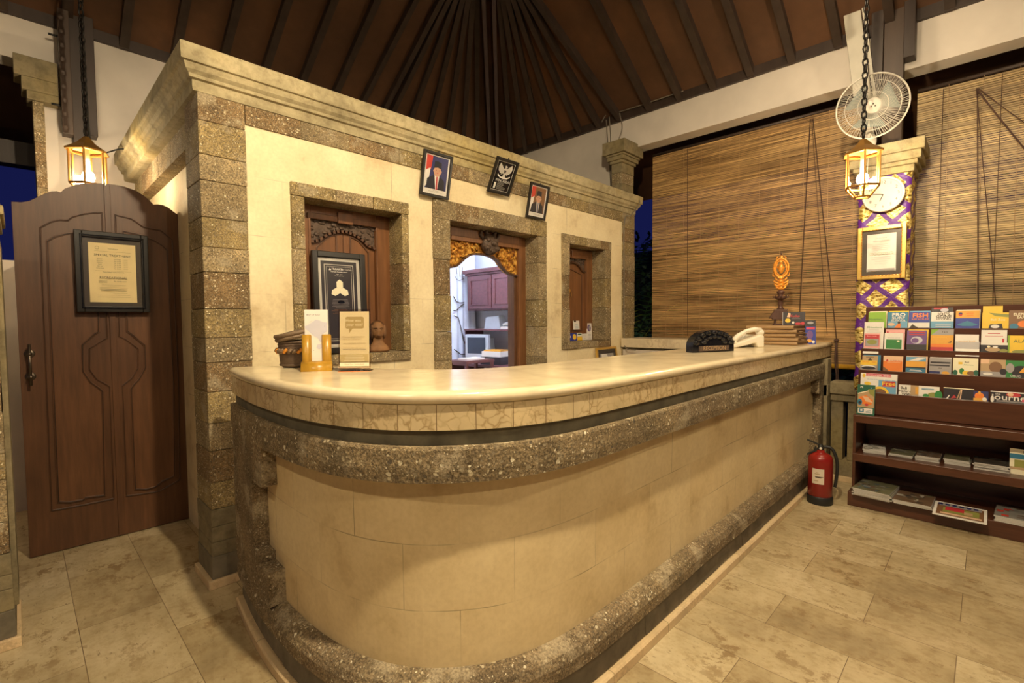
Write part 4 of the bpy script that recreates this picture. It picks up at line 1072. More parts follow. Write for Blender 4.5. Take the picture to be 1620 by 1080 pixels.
def photo_small(m, x0, x1, z0, z1):
    m.fr(x0, x1, z0, z1, 'c_dark'); W, Hh = x1-x0, z1-z0; X = lambda p: x0+W*p; Z = lambda p: z0+Hh*p
    m.fr(X(.12), X(.88), Z(.1), Z(.80), 'c_grey'); m.flat([(X(.2),Z(.78)),(X(.5),Z(.78)),(X(.62),Z(.4)),(X(.4),Z(.25)),(X(.22),Z(.55))], 'paper_white'); m.fe(X(.7), Z(.55), W*.09, Hh*.13, 'c_purple'); m.fe(X(.72), Z(.3), W*.12, Hh*.12, 'paper_white')
framed('photo_frame', 'small dark and gold photo frame below the right window, just above the counter edge', 'picture frame', (4.17, 2.74, .82), R(0), .36, .25, .022, 'gold', photo_small, rx=R(-8))
def dark_pic(m, x0, x1, z0, z1): m.fr(x0, x1, z0, z1, 'c_dark'); m.fr(x0+.03, x1-.03, z0+.02, z1-.03, 'c_olive'); m.fr(x0+.05, x1-.05, z0+.03, z1-.045, 'c_dark')
framed('photo_frame', 'wide dark frame leaning on the low wall behind the carved nameplate', 'picture frame', (4.49, 1.98, .74), R(-90), .66, .31, .016, 'black_frame', dark_pic, rx=R(-5))

def cert(m, x0, x1, z0, z1):
    m.fr(x0, x1, z0, z1, 'mat_dark'); a, b, c, d_ = x0+.030, x1-.030, z0+.028, z1-.028
    m.fr(a, b, c, d_, 'paper_white'); cx = 0
    m.ft('Indonesia', cx, d_-.03, .016, 'c_grey'); m.ft('PENGHARGAAN', cx, d_-.055, .014, 'c_grey'); m.lines(cx, d_-.12, d_-.08, .12, 4, 'c_grey', 1, .0016)
    for k, q in enumerate('RESORT'):
        m.fe(cx-.06+k*.024, c+.135, .0125, .0095, 'c_olive', 14); m.fe(cx-.06+k*.024, c+.135, .0108, .0080, 'paper_white', 14); m.ft(q, cx-.06+k*.024, c+.135, .013, 'ink')
    m.lines(cx, c+.06, c+.11, .12, 4, 'c_grey', 2, .0016); m.fr(a+.005, b-.005, c+.006, c+.02, 'c_grey')
t = framed('certificate_frame', 'ornate gilt-framed certificate hung on the purple and gold column', 'framed certificate', (4.625, .60, 1.64), R(-90), .298, .40, .030, 'gold', cert, fd=.024)
m = MB()
for k in range(17):
    for x in (-.122, .122): m.ball((x, -.025, .028+k*.0215), .004, .004, .0075, 'gilt_orange', 6, 4)
for k in range(12):
    for z in (.027, .373): m.ball((-.115+k*.021, -.025, z), .0075, .004, .004, 'gilt_orange', 6, 4)
m.build('frame_beading', t.children[0])

# clock
t = thing('wall_clock', 'round white wall clock on the brocade column behind the right lantern', 'clock', (4.615, .595, 2.272), rz=R(-90))
m = MB(); m.T = Matrix.Rotation(R(90), 4, 'X')
m.lathe([(.0,-.002),(.125,-.002),(.13,.005),(.13,.022),(.124,.028),(.113,.022),(.113,.012)], 'plastic_white', 40); m.build('case', t)
m = MB(); m.y0 = -.013; m.fe(0,0,.115,.115,'clock_face',40)
for k in range(1, 13):
    a = PI/2-k*PI/6; m.ft(str(k), .090*math.cos(a), .090*math.sin(a), .030, 'ink')
m.build('dial', t)
m = MB(); m.y0 = -.018
m.obox((0,-.02,0), (.052*math.cos(PI/2-6.78*PI/6), -.02, .052*math.sin(PI/2-6.78*PI/6)), .003, .007, 'ink', up=(0,1,0)); m.build('hour_hand', t)
m = MB(); a = PI/2-9.35*PI/6; m.obox((0,-.022,0), (.082*math.cos(a), -.022, .082*math.sin(a)), .003, .004, 'ink', up=(0,1,0)); m.build('minute_hand', t)

# fan
t = thing('wall_fan', 'white round wall fan with wire cage above the clock, behind the lantern chain', 'fan', (4.38, .645, 2.87), rz=R(-90+14), rx=R(14))
m = MB(); RR = .215
m.tube([(RR*math.cos(2*PI*i/48), 0, RR*math.sin(2*PI*i/48)) for i in range(48)], .006, 'plastic_white', 8, closed=True)
for rr_, y_ in ((.165,-.042), (.09,-.058)): m.tube([(rr_*math.cos(2*PI*i/40), y_, rr_*math.sin(2*PI*i/40)) for i in range(40)], .0022, 'plastic_white', 6, closed=True)
for k in range(96):
    a = 2*PI*k/96; pts = []
    for rr_, y_, da in ((.052,-.062,.0), (.10,-.058,.10), (.15,-.048,.18), (.19,-.03,.23), (.214,-.004,.25)):
        pts.append((rr_*math.cos(a+da), y_, rr_*math.sin(a+da)))
    m.tube(pts, .0011, 'plastic_white', 4)
m.build('front_cage', t)
m = MB()
for k in range(60):
    a = 2*PI*k/60; m.tube([(rr_*math.cos(a), y_, rr_*math.sin(a)) for rr_, y_ in ((.05,.065),(.13,.06),(.19,.035),(.214,.004))], .0012, 'plastic_white', 4)
m.build('rear_cage', t)
m = MB()
for k in range(3):
    a = k*2*PI/3+.4; v = []; 
    for rr_ in (.03, .08, .13, .175):
        wd = .5*math.sin(min(1, rr_/.12)*PI/2)+.15
        v += [(rr_*math.cos(a-wd), .012, rr_*math.sin(a-wd)), (rr_*math.cos(a+wd), -.018, rr_*math.sin(a+wd))]
    m.add(v, [(0,1,3,2),(2,3,5,4),(4,5,7,6)], 'fan_blade', True)
ob = m.build('blades', t); sd = ob.modifiers.new('thick', 'SOLIDIFY'); sd.thickness = .002
m = MB(); m.T = Matrix.Rotation(R(90), 4, 'X'); m.lathe([(0,.070),(.040,.068),(.052,.062),(.052,.054),(.0,.054)][::-1], 'plastic_white', 28); m.T = Matrix()
m.y0 = -.072
for q in ((0,.010),(-.012,-.006),(.012,-.006)): m.fe(q[0], q[1], .005, .005, 'ink', 8)
m.build('hub_badge', t)
m = MB(); m.ball((0,.09,0), .055, .07, .055, 'plastic_white'); m.build('motor_housing', t)
m = MB(); m.tube([(0,.10,-.02),(0,.13,-.12),(.01,.15,-.20)], .02, 'plastic_white'); m.ball((.005,.10,-.235), .045, .035, .062, 'plastic_white'); m.build('bracket', t)
m = MB(); m.tube([(.0,.08,-.28),(.0,.075,-.52)], .0015, 'plastic_white'); m.ball((0,.075,-.53), .006, .006, .009, 'plastic_white'); m.build('pull_cord', t)

# ================================================================== on the counter
ZC = 1.1397
# basket
t = thing('lidded_basket', 'dark woven round basket with tilted lid on the left end of the counter', 'basket', (.915, 2.31, ZC))
m = MB(); m.lathe([(.062,.0),(.074,.012),(.078,.05),(.082,.09),(.08,.125),(.07,.125),(.07,.02),(.0,.02)], 'basket_brown', 28)
for z, rr_ in ((.012,.073),(.104,.079),(.116,.080)): m.tube([(rr_*math.cos(2*PI*i/30), rr_*math.sin(2*PI*i/30), z+.0015*(i%2)) for i in range(30)], .0055, 'basket_brown', 6, closed=True)
m.build('body', t)
m = MB()
for k in range(26):
    a = 2*PI*k/26; c = ('gilt_orange' if k % 3 == 0 else 'basket_rim') if PI*.9 < a < 2*PI*.93 else 'basket_rim'
    m.tube([(.084*math.cos(a), .084*math.sin(a), .070), (.090*math.cos(a+.1), .090*math.sin(a+.1), .078), (.084*math.cos(a+.2), .084*math.sin(a+.2), .086)], .008, c, 6)
m.build('braided_band', t)
m = MB()
for rr_, z in ((.086,.002),(.088,.018)): m.tube([(rr_*math.cos(2*PI*i/34), rr_*math.sin(2*PI*i/34), z+.002*(i%2)) for i in range(34)], .0105, 'basket_rim', 6, closed=True)
m.lathe([(.082,.0),(.082,.020),(.05,.030),(.0,.032)], 'basket_brown', 28); lid = m.build('lid', t); lid.location = (0,0,.140); lid.rotation_euler = (R(-5), R(-11), 0)
m = MB()
for k in range(4):
    a = k*PI/2+.6; m.ball((.058*math.cos(a), .058*math.sin(a), .004), .012, .012, .012, 'basket_brown', 8, 5)
m.build('feet', t)

# map holder
AZ = R(-44)     # faces the viewer
t = thing('leaflet_holder', 'yellow bamboo leaflet holder on the counter in front of the basket', 'leaflet holder', (.905, 2.075, ZC), rz=R(-28))
m = MB(); v = []; fs = []; nn = 12
for x in (-.062, .062):
    for rr_ in (.040, .034):
        for i in range(nn+1):
            a = PI*i/nn; v.append((x, -.012+rr_*math.cos(a)*1.0, rr_*math.sin(a)*.98))
q = nn+1
for i in range(nn):
    fs += [(i, i+1, 2*q+i+1, 2*q+i), (3*q+i, 3*q+i+1, q+i+1, q+i), (i, q+i, q+i+1, i+1), (2*q+i+1, 3*q+i+1, 3*q+i, 2*q+i)]
m.add(v, fs, 'bamboo_yellow', True); m.build('half_pipe_base', t)
for x in (-.040, .040):
    m = MB(); v = []; fs = []
    for z in (.036, .155):
        for rr_ in (.022, .0185):
            for i in range(nn+1):
                a = PI+PI*i/nn if False else PI*i/nn+PI; v.append((x+rr_*math.cos(a)*.9, -.012+rr_*math.sin(a)*.75+.008, z-(.006 if z > .1 and abs(i-6) > 4 else 0)))
    for i in range(nn):
        fs += [(i, i+1, 2*q+i+1, 2*q+i), (3*q+i, 3*q+i+1, q+i+1, q+i), (2*q+i, 2*q+i+1, 3*q+i+1, 3*q+i)]
    m.add(v, fs, 'bamboo_yellow', True); m.build('upright', t)
t = thing('folded_map', 'white folded map of the island standing in the yellow bamboo holder', 'map', (.905, 2.075, ZC+.040), rz=R(-28), rx=R(-2))
m = MB(); m.y0 = -.006; m.box(-.047,.047,-.006,.006,0,.222,'paper_white')
m.y0 = -.0062; m.ft('MAP OF BALI', -.012, .199, .0095, 'c_grey', bold=.01)
m.flat([(-.046,.150),(-.030,.158),(-.016,.168),(-.002,.178),(.012,.176),(.026,.168),(.044,.166),(.044,.128),(.030,.120),(.020,.098),(.022,.082),(.016,.078),(.006,.098),(-.014,.112),(-.030,.128),(-.044,.140)], 'lavender')
m.flat([(.004,.072),(.022,.074),(.024,.056),(.010,.050),(-.002,.056)], 'lavender')
for q in ((-.020,.066),(-.024,.048),(-.012,.046),(-.018,.172),(-.024,.170),(.034,.150)): m.fe(q[0], q[1], .0015, .0012, 'c_grey', 6)
m.fr(-.046,.046,.0115,.0120,'lavender'); m.fr(-.046,.046,.211,.2115,'lavender'); m.build('map_sheet', t)
# acrylic sign
t = thing('acrylic_sign', 'clear acrylic stand with a cream guest review card, right of the bamboo holder', 'sign', (.985, 1.895, ZC), rz=R(-40), rx=0)
m = MB(); lz = -.03
m.T = Matrix.Rotation(R(-4), 4, 'X')
m.box(-.066,.066,-.004,-.0015,.004,.262,'acrylic'); m.box(-.066,.066,.0015,.004,.004,.262,'acrylic'); m.T = Matrix(); m.box(-.066,.066,-.004,.07,0,.003,'acrylic'); m.build('holder', t)
m = MB(); m.T = Matrix.Rotation(R(-4), 4, 'X'); m.y0 = -.0012; m.box(-.060,.060,-.0011,.0011,.022,.252,'paper_pale')
P = 'tan'
bub = []
for cx_, cz_, a0 in ((.031,.222,0), (-.029,.222,PI/2), (-.029,.188,PI), (.031,.188,3*PI/2)):
    for k in range(5): a = a0+PI/2*k/4; bub.append((cx_+.008*math.cos(a), cz_+.008*math.sin(a)))
m.flat(bub, P); m.flat([(-.022,.182),(-.006,.182),(-.022,.160)], P)
m.ft('How was', -.004, .214, .0165, 'paper_pale'); m.ft('your visit?', .001, .196, .0165, 'paper_pale')
m.ft('When you get home, please', -.004, .146, .0082, P); m.ft('tell us on TripAdvisor!', -.010, .136, .0082, P); m.ft('www.tripadvisor.com/review', 0, .118, .0078, 'ink_brown')
m.ft('Thank you for your continued support', 0, .102, .0058, P); m.ft("Tamukami Hotel Sanur & Alise's Restaurant", 0, .093, .0054, 'ink', bold=.01)
m.fr(-.060,.060,.022,.066,'c_tan') if False else None
m.fr(-.058,.058,.040,.072,'tan'); m.lines(0,.046,.066,.10,4,'paper_pale',3,.0012); m.fr(-.060,.060,.022,.037,'paper_pale'); m.ft('Thank You - Terima Kasih', 0, .030, .0075, 'ink_brown')
m.build('card', t)
m = MB(); m.box(-.067,.067,-.005,-.0045,.016,.0185,'c_peach'); m.box(-.067,.067,-.006,.004,.000,.0012,'c_orange'); m.build('edge_line', t)

# terracotta bust in the left window
t = thing('terracotta_bust', 'small terracotta bust of a head on the left window sill, behind the acrylic sign', 'bust', (1.655, 2.86, 1.152), rz=R(-22))
m = MB()
pf = [(.0,0),(.066,0),(.070,.012),(.060,.035),(.040,.050),(.032,.062),(.031,.085),(.034,.09),(.0,.095)]
m.lathe(pf, 'terracotta', 24, sx=1.05, sy=.7); m.build('shoulders', t)
m = MB(); seg, rings = 28, 20; v = []; fs = []
for i in range(rings+1):
    th = PI*i/rings; z = -math.cos(th)
    for k in range(seg):
        a = 2*PI*k/seg; x = math.sin(th)*math.cos(a); y_ = math.sin(th)*math.sin(a)
        jaw = 1-.22*max(0, -z)**1.2; X_, Y_, Z_ = x*.046*jaw, y_*.050, z*.060
        if y_ < -.2:      # face side
            fx = X_/.046; g = lambda cx_, cz_, sx_, sz_: math.exp(-((fx-cx_)/sx_)**2-((z-cz_)/sz_)**2)
            Y_ -= .012*g(0,-.08,.16,.22)+.006*g(0,-.45,.25,.08)+.003*g(0,-.72,.25,.15); Y_ += .006*(g(-.38,.10,.22,.10)+g(.38,.10,.22,.10))+.004*g(0,-.56,.3,.05)+.003*g(0,-.35,.3,.05); Y_ -= .003*(g(-.38,.26,.3,.06)+g(.38,.26,.3,.06))
        v.append((X_, Y_, .135+Z_))
for i in range(rings):
    for k in range(seg): fs.append((i*seg+k, i*seg+(k+1)%seg, (i+1)*seg+(k+1)%seg, (i+1)*seg+k))
m.add(v, fs, 'terracotta', True)
for s_ in (-1, 1): m.ball((s_*.017,-.0435,.142), .009, .0035, .0035, 'terracotta_dark', 8, 5); m.tube([(s_*.007,-.050,.151),(s_*.018,-.049,.156),(s_*.030,-.043,.152)], .0022, 'terracotta_dark', 5)
m.tube([(-.013,-.048,.106),(0,-.0515,.104),(.013,-.048,.106)], .0026, 'terracotta_dark', 5); m.build('head', t)
m = MB(); m.ball((0,.016,.152), .051, .050, .050, 'terracotta_dark'); m.ball((0,.03,.105), .050, .030, .050, 'terracotta_dark')
for s_ in (-1, 1): m.ball((s_*.040,-.006,.130), .014, .022, .045, 'terracotta_dark'); m.build('hair', t)

# carved nameplate
t = thing('carved_nameplate', 'dark carved half-round reception nameplate on the counter', 'nameplate', (3.08, 1.262, ZC), rz=R(-22), rx=0)
m = MB(); hw = .172; pts = [(-hw,0),(hw,0),(hw,.045)] + [(hw*math.cos(a), .045+.095*math.sin(a)) for a in [PI*k/16 for k in range(1,16)]] + [(-hw,.045)]
m.prism(pts, -.03, .03, 'black_gloss'); m.build('body', t, bevel=.003)
m = MB()
for k in range(9):
    a = PI*(k+.5)/9; cx_, cz_ = hw*.86*math.cos(a), .045+.078*math.sin(a)
    m.ball((cx_, -.030, cz_), .026, .016, .014, 'black_gloss', 10, 6)
    m.tube([(cx_*1.05+.012*math.cos(j*.9), -.036-.002*j, cz_+.011*math.sin(j*.9)) for j in range(6)], .005, 'black_gloss', 6)
for k in range(7):
    a = PI*(k+.5)/7; m.ball((hw*.52*math.cos(a), -.032, .050+.046*math.sin(a)), .020, .014, .012, 'black_gloss', 10, 6)
m.build('carving', t)
m = MB(); m.y0 = -.036; m.box(-.125,.125,-.036,-.028,.008,.040,'dark_carving'); m.ft('RECEPTION', 0, .024, .034, 'c_tan', sx=1.05, bold=.01); m.build('plaque', t)

# telephone
t = thing('telephone', 'cream desk telephone on the counter between the nameplate and the brown folders', 'telephone', (3.72, 1.30, ZC), rz=R(-30))
t.scale = (1.2, 1.2, 1.2)
m = MB(); m.prism([(-.12,.004),(-.115,.018),(.085,.075),(.105,.070),(.105,.0),(.06,0),(.045,.028),(-.02,.014),(-.11,.0)], -.075, .075, 'phone_cream'); m.build('base', t, bevel=.006)
m = MB(); m.tube([(-.10,-.045,.032),(-.06,-.045,.070),(0,-.045,.098),(.06,-.045,.108),(.10,-.045,.098)], .017, 'phone_cream', 10, taper=[1.1,.85,.75,.85,1.15])
m.ball((-.100,-.045,.030), .028, .026, .014, 'phone_cream'); m.ball((.098,-.045,.088), .024, .026, .022, 'phone_cream'); m.build('handset', t)
m = MB()
for i in range(4):
    for j in range(3): x = -.02+i*.02; m.box(x-.006, x+.006, .005+j*.02, .015+j*.02, .045+.3*(x+.02), .052+.3*(x+.02), 'plastic_white')
m.build('keypad', t)
m = MB(); m.tube([(-.12,-.04,.012)] + [(-.14-.006*math.cos(k*1.3), -.04+.012*math.sin(k*1.3)-.002*k, .010) for k in range(14)], .004, 'black_rubber', 6); m.build('cord', t)

# brown folders, a stack of five
SX, SY = 4.34, 1.20
zf = ZC; desc = ['topmost brown folder of the stack beside the telephone', 'second folder from the top of the brown stack beside the telephone', 'middle folder of the brown stack beside the telephone', 'second folder from the bottom of the brown stack beside the telephone', 'lowest brown folder of the stack, lying on the counter'][::-1]
for k in range(5):
    th = .031 if k else .028; wy = [.15,.15,.155,.17,.172][k]; cy = SY+[-.02,-.015,-.01,.0,.0][k]*1
    cy += [0,0,.01,.02,.03][k]
    t = thing('folder', desc[k], 'folder', (SX+rnd.uniform(-.01,.01), cy, zf), rz=R([-1.5,1,-1,2,-2][k]), group='brown folders stacked on the counter')
    m = MB(); m.box(-.19,.19,-wy,wy,.001,.006,'folder_brown'); m.box(-.19,.19,-wy,wy,th-.006,th-.0005,'folder_brown'); m.tube([(-.19,-wy,th/2),(-.19,wy,th/2)], th/2-.001, 'folder_brown', 8); cv = m.build('cover', t, bevel=.001)
    m = MB(); m.box(-.18,.18,-wy+.01,wy-.012,.006,th-.006,'folder_edge'); m.build('pages', t)
    if k in (1, 2, 3):
        m = MB(); m.tube([(-.12,-wy-.001,th*.5),(-.10,-wy-.02,th*.4),(-.07,-wy-.012,0.004),(-.02,-wy-.02,-.006)], .004, 'folder_edge', 6); m.build('ribbon', cv)
    zf += th
# ornament
t = thing('carved_ornament', 'orange gilt filigree ornament on a dark wooden stand, on top of the brown folders', 'ornament', (4.42, 1.235, zf), rz=R(-70))
m = MB(); m.box(-.055,.055,-.04,.04,.0,.012,'ornament_base'); m.box(-.045,-.03,-.03,.03,.0,.05,'ornament_base'); m.box(.03,.045,-.03,.03,0,.05,'ornament_base')
m.prism([(-.085,.055),(.085,.055),(.075,.075),(.045,.12),(-.045,.12),(-.075,.075)], -.045, .045, 'ornament_base'); m.box(-.06,.06,-.045,.045,.045,.06,'ornament_base'); m.box(-.05,.05,-.042,.042,.12,.13,'ornament_base'); m.build('stand', t, bevel=.003)
m = MB(); m.lathe([(.03,.13),(.018,.145),(.014,.165),(.022,.18),(.015,.20),(.028,.212),(.05,.222),(.03,.232),(.016,.245),(.028,.262),(.03,.275),(.012,.29)], 'ornament_base', 16)
for k in range(8):
    a = k*PI/4; m.tube([(.03*math.cos(a), .03*math.sin(a), .222), (.052*math.cos(a), .052*math.sin(a), .226), (.056*math.cos(a), .056*math.sin(a), .245)], .006, 'ornament_base', 6, taper=[1,1,.4])
m.build('stem', t)
m = MB()
m.tube([(.052*math.cos(a), 0, .47+.075*math.sin(a)) for a in [2*PI*i/30 for i in range(30)]], .009, 'gilt_orange', 8, closed=True)
m.tube([(.040*math.cos(a), 0, .47+.060*math.sin(a)) for a in [2*PI*i/26 for i in range(26)]], .005, 'gilt_orange', 6, closed=True)
m.ball((0,0,.465), .020, .012, .042, 'gilt_orange'); m.ball((0,0,.515), .012, .010, .014, 'gilt_orange')
for s_ in (-1, 1):
    m.tube([(s_*.018,0,.46),(s_*.034,0,.485),(s_*.028,0,.505)], .005, 'gilt_orange', 6)
    for j in range(5):
        z = .30+j*.022; x = .022+.030*math.sin(PI*j/5+.5)
        m.tube([(0,0,z-.005),(s_*x*.7,-.004,z+.004),(s_*x,0,z+.020),(s_*x*.8,.004,z+.028)], .0075, 'gilt_orange', 6, taper=[1,1.2,.9,.4])
    m.tube([(s_*.045,0,.40),(s_*.060,0,.41),(s_*.058,0,.43)], .006, 'gilt_orange', 6, taper=[1,.9,.4])
    m.tube([(s_*.03,0,.535),(s_*.034,0,.555),(s_*.02,0,.565)], .006, 'gilt_orange', 6, taper=[1,.9,.4])
for j in range(4): m.ball((0,0,.305+j*.027), .018+.006*math.sin(j*1.2), .012, .015, 'gilt_orange', 10, 6)
m.ball((0,0,.555), .014, .010, .020, 'gilt_orange'); m.ball((0,0,.585), .006, .006, .018, 'ornament_base'); m.build('filigree', t)
def card(name, label, cat, loc, rz, w_, h_, draw, rx=R(-6), th=.004, base='c_dark', group=None):
    t = MB(); t.y0 = 0; t.box(-w_/2, w_/2, 0, th, 0, h_, base); draw(t, -w_/2, w_/2, 0, h_)
    o = t.build(name); o.location = loc; o.rotation_euler = (rx, 0, rz); tag(o, label, cat, group); return o
def d1(m, x0, x1, z0, z1):
    W = x1-x0; Hh = z1-z0; X = lambda p: x0+W*p; Z = lambda p: z0+Hh*p
    m.fr(X(0),X(.03),Z(0),Z(1),'c_grey'); m.flat([(X(.2),Z(.62)),(X(.26),Z(.95)),(X(.36),Z(.9)),(X(.34),Z(.6))],'c_peach'); m.ft('Kudus', X(.56), Z(.70), Hh*.24, 'c_red', bold=.02); m.lines(X(.6),Z(.5),Z(.56),W*.4,2,'c_grey',1,.0015)
    m.fe(X(.24),Z(.36),W*.12,Hh*.16,'c_yellow'); m.fe(X(.48),Z(.2),W*.05,Hh*.1,'paper_white'); m.fe(X(.7),Z(.12),W*.14,Hh*.09,'c_red'); m.fe(X(.9),Z(.14),W*.08,Hh*.12,'c_red')
card('menu_card', 'black menu card with red lettering standing on the brown folder stack', 'card', (4.30, 1.105, zf), R(-72), .155, .105, d1)
def d2(m, x0, x1, z0, z1):
    W = x1-x0; Hh = z1-z0; X = lambda p: x0+W*p; Z = lambda p: z0+Hh*p
    m.fr(X(0),X(1),Z(0),Z(.75),'c_blue'); m.fr(X(.12),X(.9),Z(.62),Z(.72),'c_magenta'); m.fe(X(.5),Z(.9),W*.3,Hh*.05,'c_grey'); m.fe(X(.45),Z(.4),W*.28,Hh*.18,'c_purple'); m.fe(X(.4),Z(.14),W*.25,Hh*.07,'c_amber'); m.fe(X(.75),Z(.1),W*.14,Hh*.06,'paper_white')
card('leaflet', 'narrow dark blue leaflet leaning upright at the far right corner of the counter', 'leaflet', (4.43, 1.015, ZC), R(-68), .075, .19, d2, rx=R(-8))
def d3(m, x0, x1, z0, z1):
    W = x1-x0; Hh = z1-z0; X = lambda p: x0+W*p; Z = lambda p: z0+Hh*p
    m.fr(X(.1),X(.9),Z(.3),Z(.6),'c_peach'); m.fr(X(.1),X(.9),Z(.1),Z(.3),'c_grey'); m.fe(X(.5),Z(.8),W*.3,Hh*.08,'c_red')
card('leaflet', 'narrow grey and peach leaflet standing between the folder stack and the blue leaflet', 'leaflet', (4.52, 1.045, ZC), R(-68), .07, .19, d3, rx=R(-8), base='paper_white')

# right window sill: stickers and cards
def sticker(name, label, cat, x, z, w_, h_, draw, base='paper_white', y_=2.925, rx=R(-4)): return card(name, label, cat, (x, y_, z), 0, w_, h_, draw, rx=rx, th=.002, base=base, group='cards on the right window sill')
sticker('sticker', 'small red and white sticker at the left end of the right window sill', 'sticker', 3.70, 1.142, .06, .085, lambda m,a,b,c,d_: (m.fr(a,b,c+.03,d_,'c_red')))
sticker('sticker', 'dark blue payment card sticker on the right window sill', 'sticker', 3.775, 1.142, .085, .075, lambda m,a,b,c,d_: m.ft('VISA', (a+b)/2, (c+d_)/2, .032, 'paper_white', bold=.02), base='c_blue')
sticker('sticker', 'blue sticker with a round gold badge on the right window sill', 'sticker', 3.86, 1.142, .08, .075, lambda m,a,b,c,d_: m.fe((a+b)/2, (c+d_)/2, .028, .028, 'c_yellow'), base='c_blue')
sticker('sticker', 'white and yellow sticker on the right window sill', 'sticker', 3.945, 1.142, .08, .075, lambda m,a,b,c,d_: (m.fr(a,b,c,c+.04,'c_yellow'), m.fr(a+.01,b-.01,d_-.02,d_-.008,'c_dkgreen')))
sticker('sticker', 'small plain white sticker beside the tall card on the right window sill', 'sticker', 4.03, 1.142, .08, .065, lambda m,a,b,c,d_: m.lines((a+b)/2,c+.02,d_-.015,.05,3,'c_grey',2,.003))
sticker('postcard', 'tall white card with dark round emblem, right end of window sill', 'card', 4.115, 1.142, .085, .17, lambda m,a,b,c,d_: (m.fe((a+b)/2, d_-.05, .03, .036, 'c_purple'), m.fe((a+b)/2+.006, d_-.05, .014, .026, 'c_grey'), m.lines((a+b)/2,c+.015,c+.07,.06,5,'c_grey',3,.003)))
sticker('postcard', 'tilted white tag hanging on the shutter of the right window', 'card', 3.905, 1.25, .10, .09, lambda m,a,b,c,d_: (m.fe((a+b)/2-.02, d_-.006, .018, .01, 'ink'), m.lines((a+b)/2,c+.015,c+.05,.06,3,'c_sky',5,.003)), y_=2.935)

# ================================================================== inside the office
t = thing('wall_cabinet', 'dark red-brown wall cabinet inside the office, seen through the doorway', 'cabinet', (3.96, 4.28, 1.47), rz=R(-90))
m = MB(); m.box(-.39,.40,.0,.32,0,.48,'cabinet_wood'); m.build('carcass', t, bevel=.004)
m = MB(); m.box(-.43,.44,-.045,.32,.455,.50,'cabinet_wood'); m.box(-.41,.42,-.022,.32,.43,.455,'cabinet_wood'); m.build('cornice', t, bevel=.004)
for a, b in ((-.35,.06),(.08,.39)):
    m = MB(); m.box(a, b, -.018, 0, .02, .42, 'cabinet_wood'); m.ridge([(a+.05,.07),(b-.05,.07),(b-.05,.37),(a+.05,.37)], .012, .010, 'cabinet_wood', -.018, True); m.build('door', t, bevel=.002)
t = thing('desk', 'dark office desk with a raised shelf, seen through the doorway', 'desk', (3.96, 4.3, 0))
m = MB(); m.box(-.32,.31,-.75,.44,.82,.85,'cabinet_wood'); m.build('desktop', t, bevel=.003)
m = MB(); m.box(-.02,.31,-.45,.42,1.225,1.245,'cabinet_wood'); m.build('shelf', t, bevel=.003)
for y_ in (-.73, .42): m = MB(); m.box(-.30,.30,y_-.015,y_+.015,0,.82,'cabinet_wood'); m.build('side_panel', t)
m = MB(); m.box(.0,.30,.41,.43,.85,1.225,'cabinet_wood'); m.build('shelf_support', t)
t = thing('computer_monitor', 'grey tube computer monitor on the office desk', 'monitor', (3.90, 4.42, .85), rz=R(-72))
m = MB(); m.prism([(-.16,.05),(.16,.05),(.16,.33),(-.16,.33)], -.03, .04, 'crt_grey'); m.prism([(-.13,.08),(.13,.08),(.11,.29),(-.11,.29)], .04, .22, 'crt_grey'); m.build('housing', t, bevel=.01)
m = MB(); m.box(-.125,.125,-.033,-.028,.10,.295,'crt_screen'); m.build('screen', t, bevel=.004)
m = MB(); m.lathe([(.10,0),(.11,.01),(.06,.02),(.05,.05)], 'crt_grey', 20, (0,.06,0)); m.build('foot', t)
t = thing('paper_stack', 'pile of white paper with an orange sheet on top, beside the office monitor', 'paper', (3.80, 4.00, .85), rz=R(-80))
m = MB(); m.box(-.14,.14,-.10,.10,.0,.09,'c_dark'); m.build('tray', t); m = MB(); m.box(-.13,.13,-.09,.09,.09,.15,'paper_white'); m.build('sheets', t); m = MB(); m.box(-.10,.13,-.085,.085,.15,.165,'c_amber'); m.build('orange_sheet', t)
m = MB(); m.prism([(-.12,0),(.12,0),(.10,.16),(-.09,.14)], -.06, .06, 'crt_grey'); o = m.build('label_printer'); o.location = (4.08, 4.30, 1.245); o.rotation_euler = (0,0,R(-80)); tag(o, 'grey slanted printer on the office shelf above the monitor', 'printer')
m = MB(); m.box(-.10,.10,-.07,.07,0,.03,'plastic_white'); m.tube([(-.09,-.02,.05),(0,-.02,.075),(.09,-.02,.05)], .018, 'plastic_white'); o = m.build('office_phone'); o.location = (4.08, 4.03, 1.245); o.rotation_euler = (0,0,R(-80)); tag(o, 'white telephone on the office shelf, right of the printer', 'telephone')
m = MB(); m.box(-.12,.12,-.08,.08,0,.018,'paper_white'); o = m.build('notebook'); o.location = (3.42, 3.98, .93); tag(o, 'white notebook on the small table inside the doorway', 'notebook')
m = MB(); m.box(-.2,.2,-.15,.15,.90,.93,'cabinet_wood'); [m.box(a-.015,a+.015,b-.015,b+.015,0,.90,'cabinet_wood') for a in (-.18,.18) for b in (-.13,.13)]; o = m.build('side_table'); o.location = (3.42, 3.98, 0); tag(o, 'small dark table just inside the office doorway', 'table')
t = thing('curtain', 'white pleated curtain with black line drawing inside the office', 'curtain', (3.55, 4.80, .05))
m = MB(); v = []; fs = []; n = 60
for i in range(n+1):
    x = -.45+1.1*i/n; y_ = .02*math.sin(i*1.15)+.008*math.sin(i*.4); v += [(x, y_, 0), (x, y_*.6, 2.42)]
for i in range(n): fs.append((2*i, 2*i+2, 2*i+3, 2*i+1))
m.add(v, fs, 'curtain_white', True); ob = m.build('cloth', t)
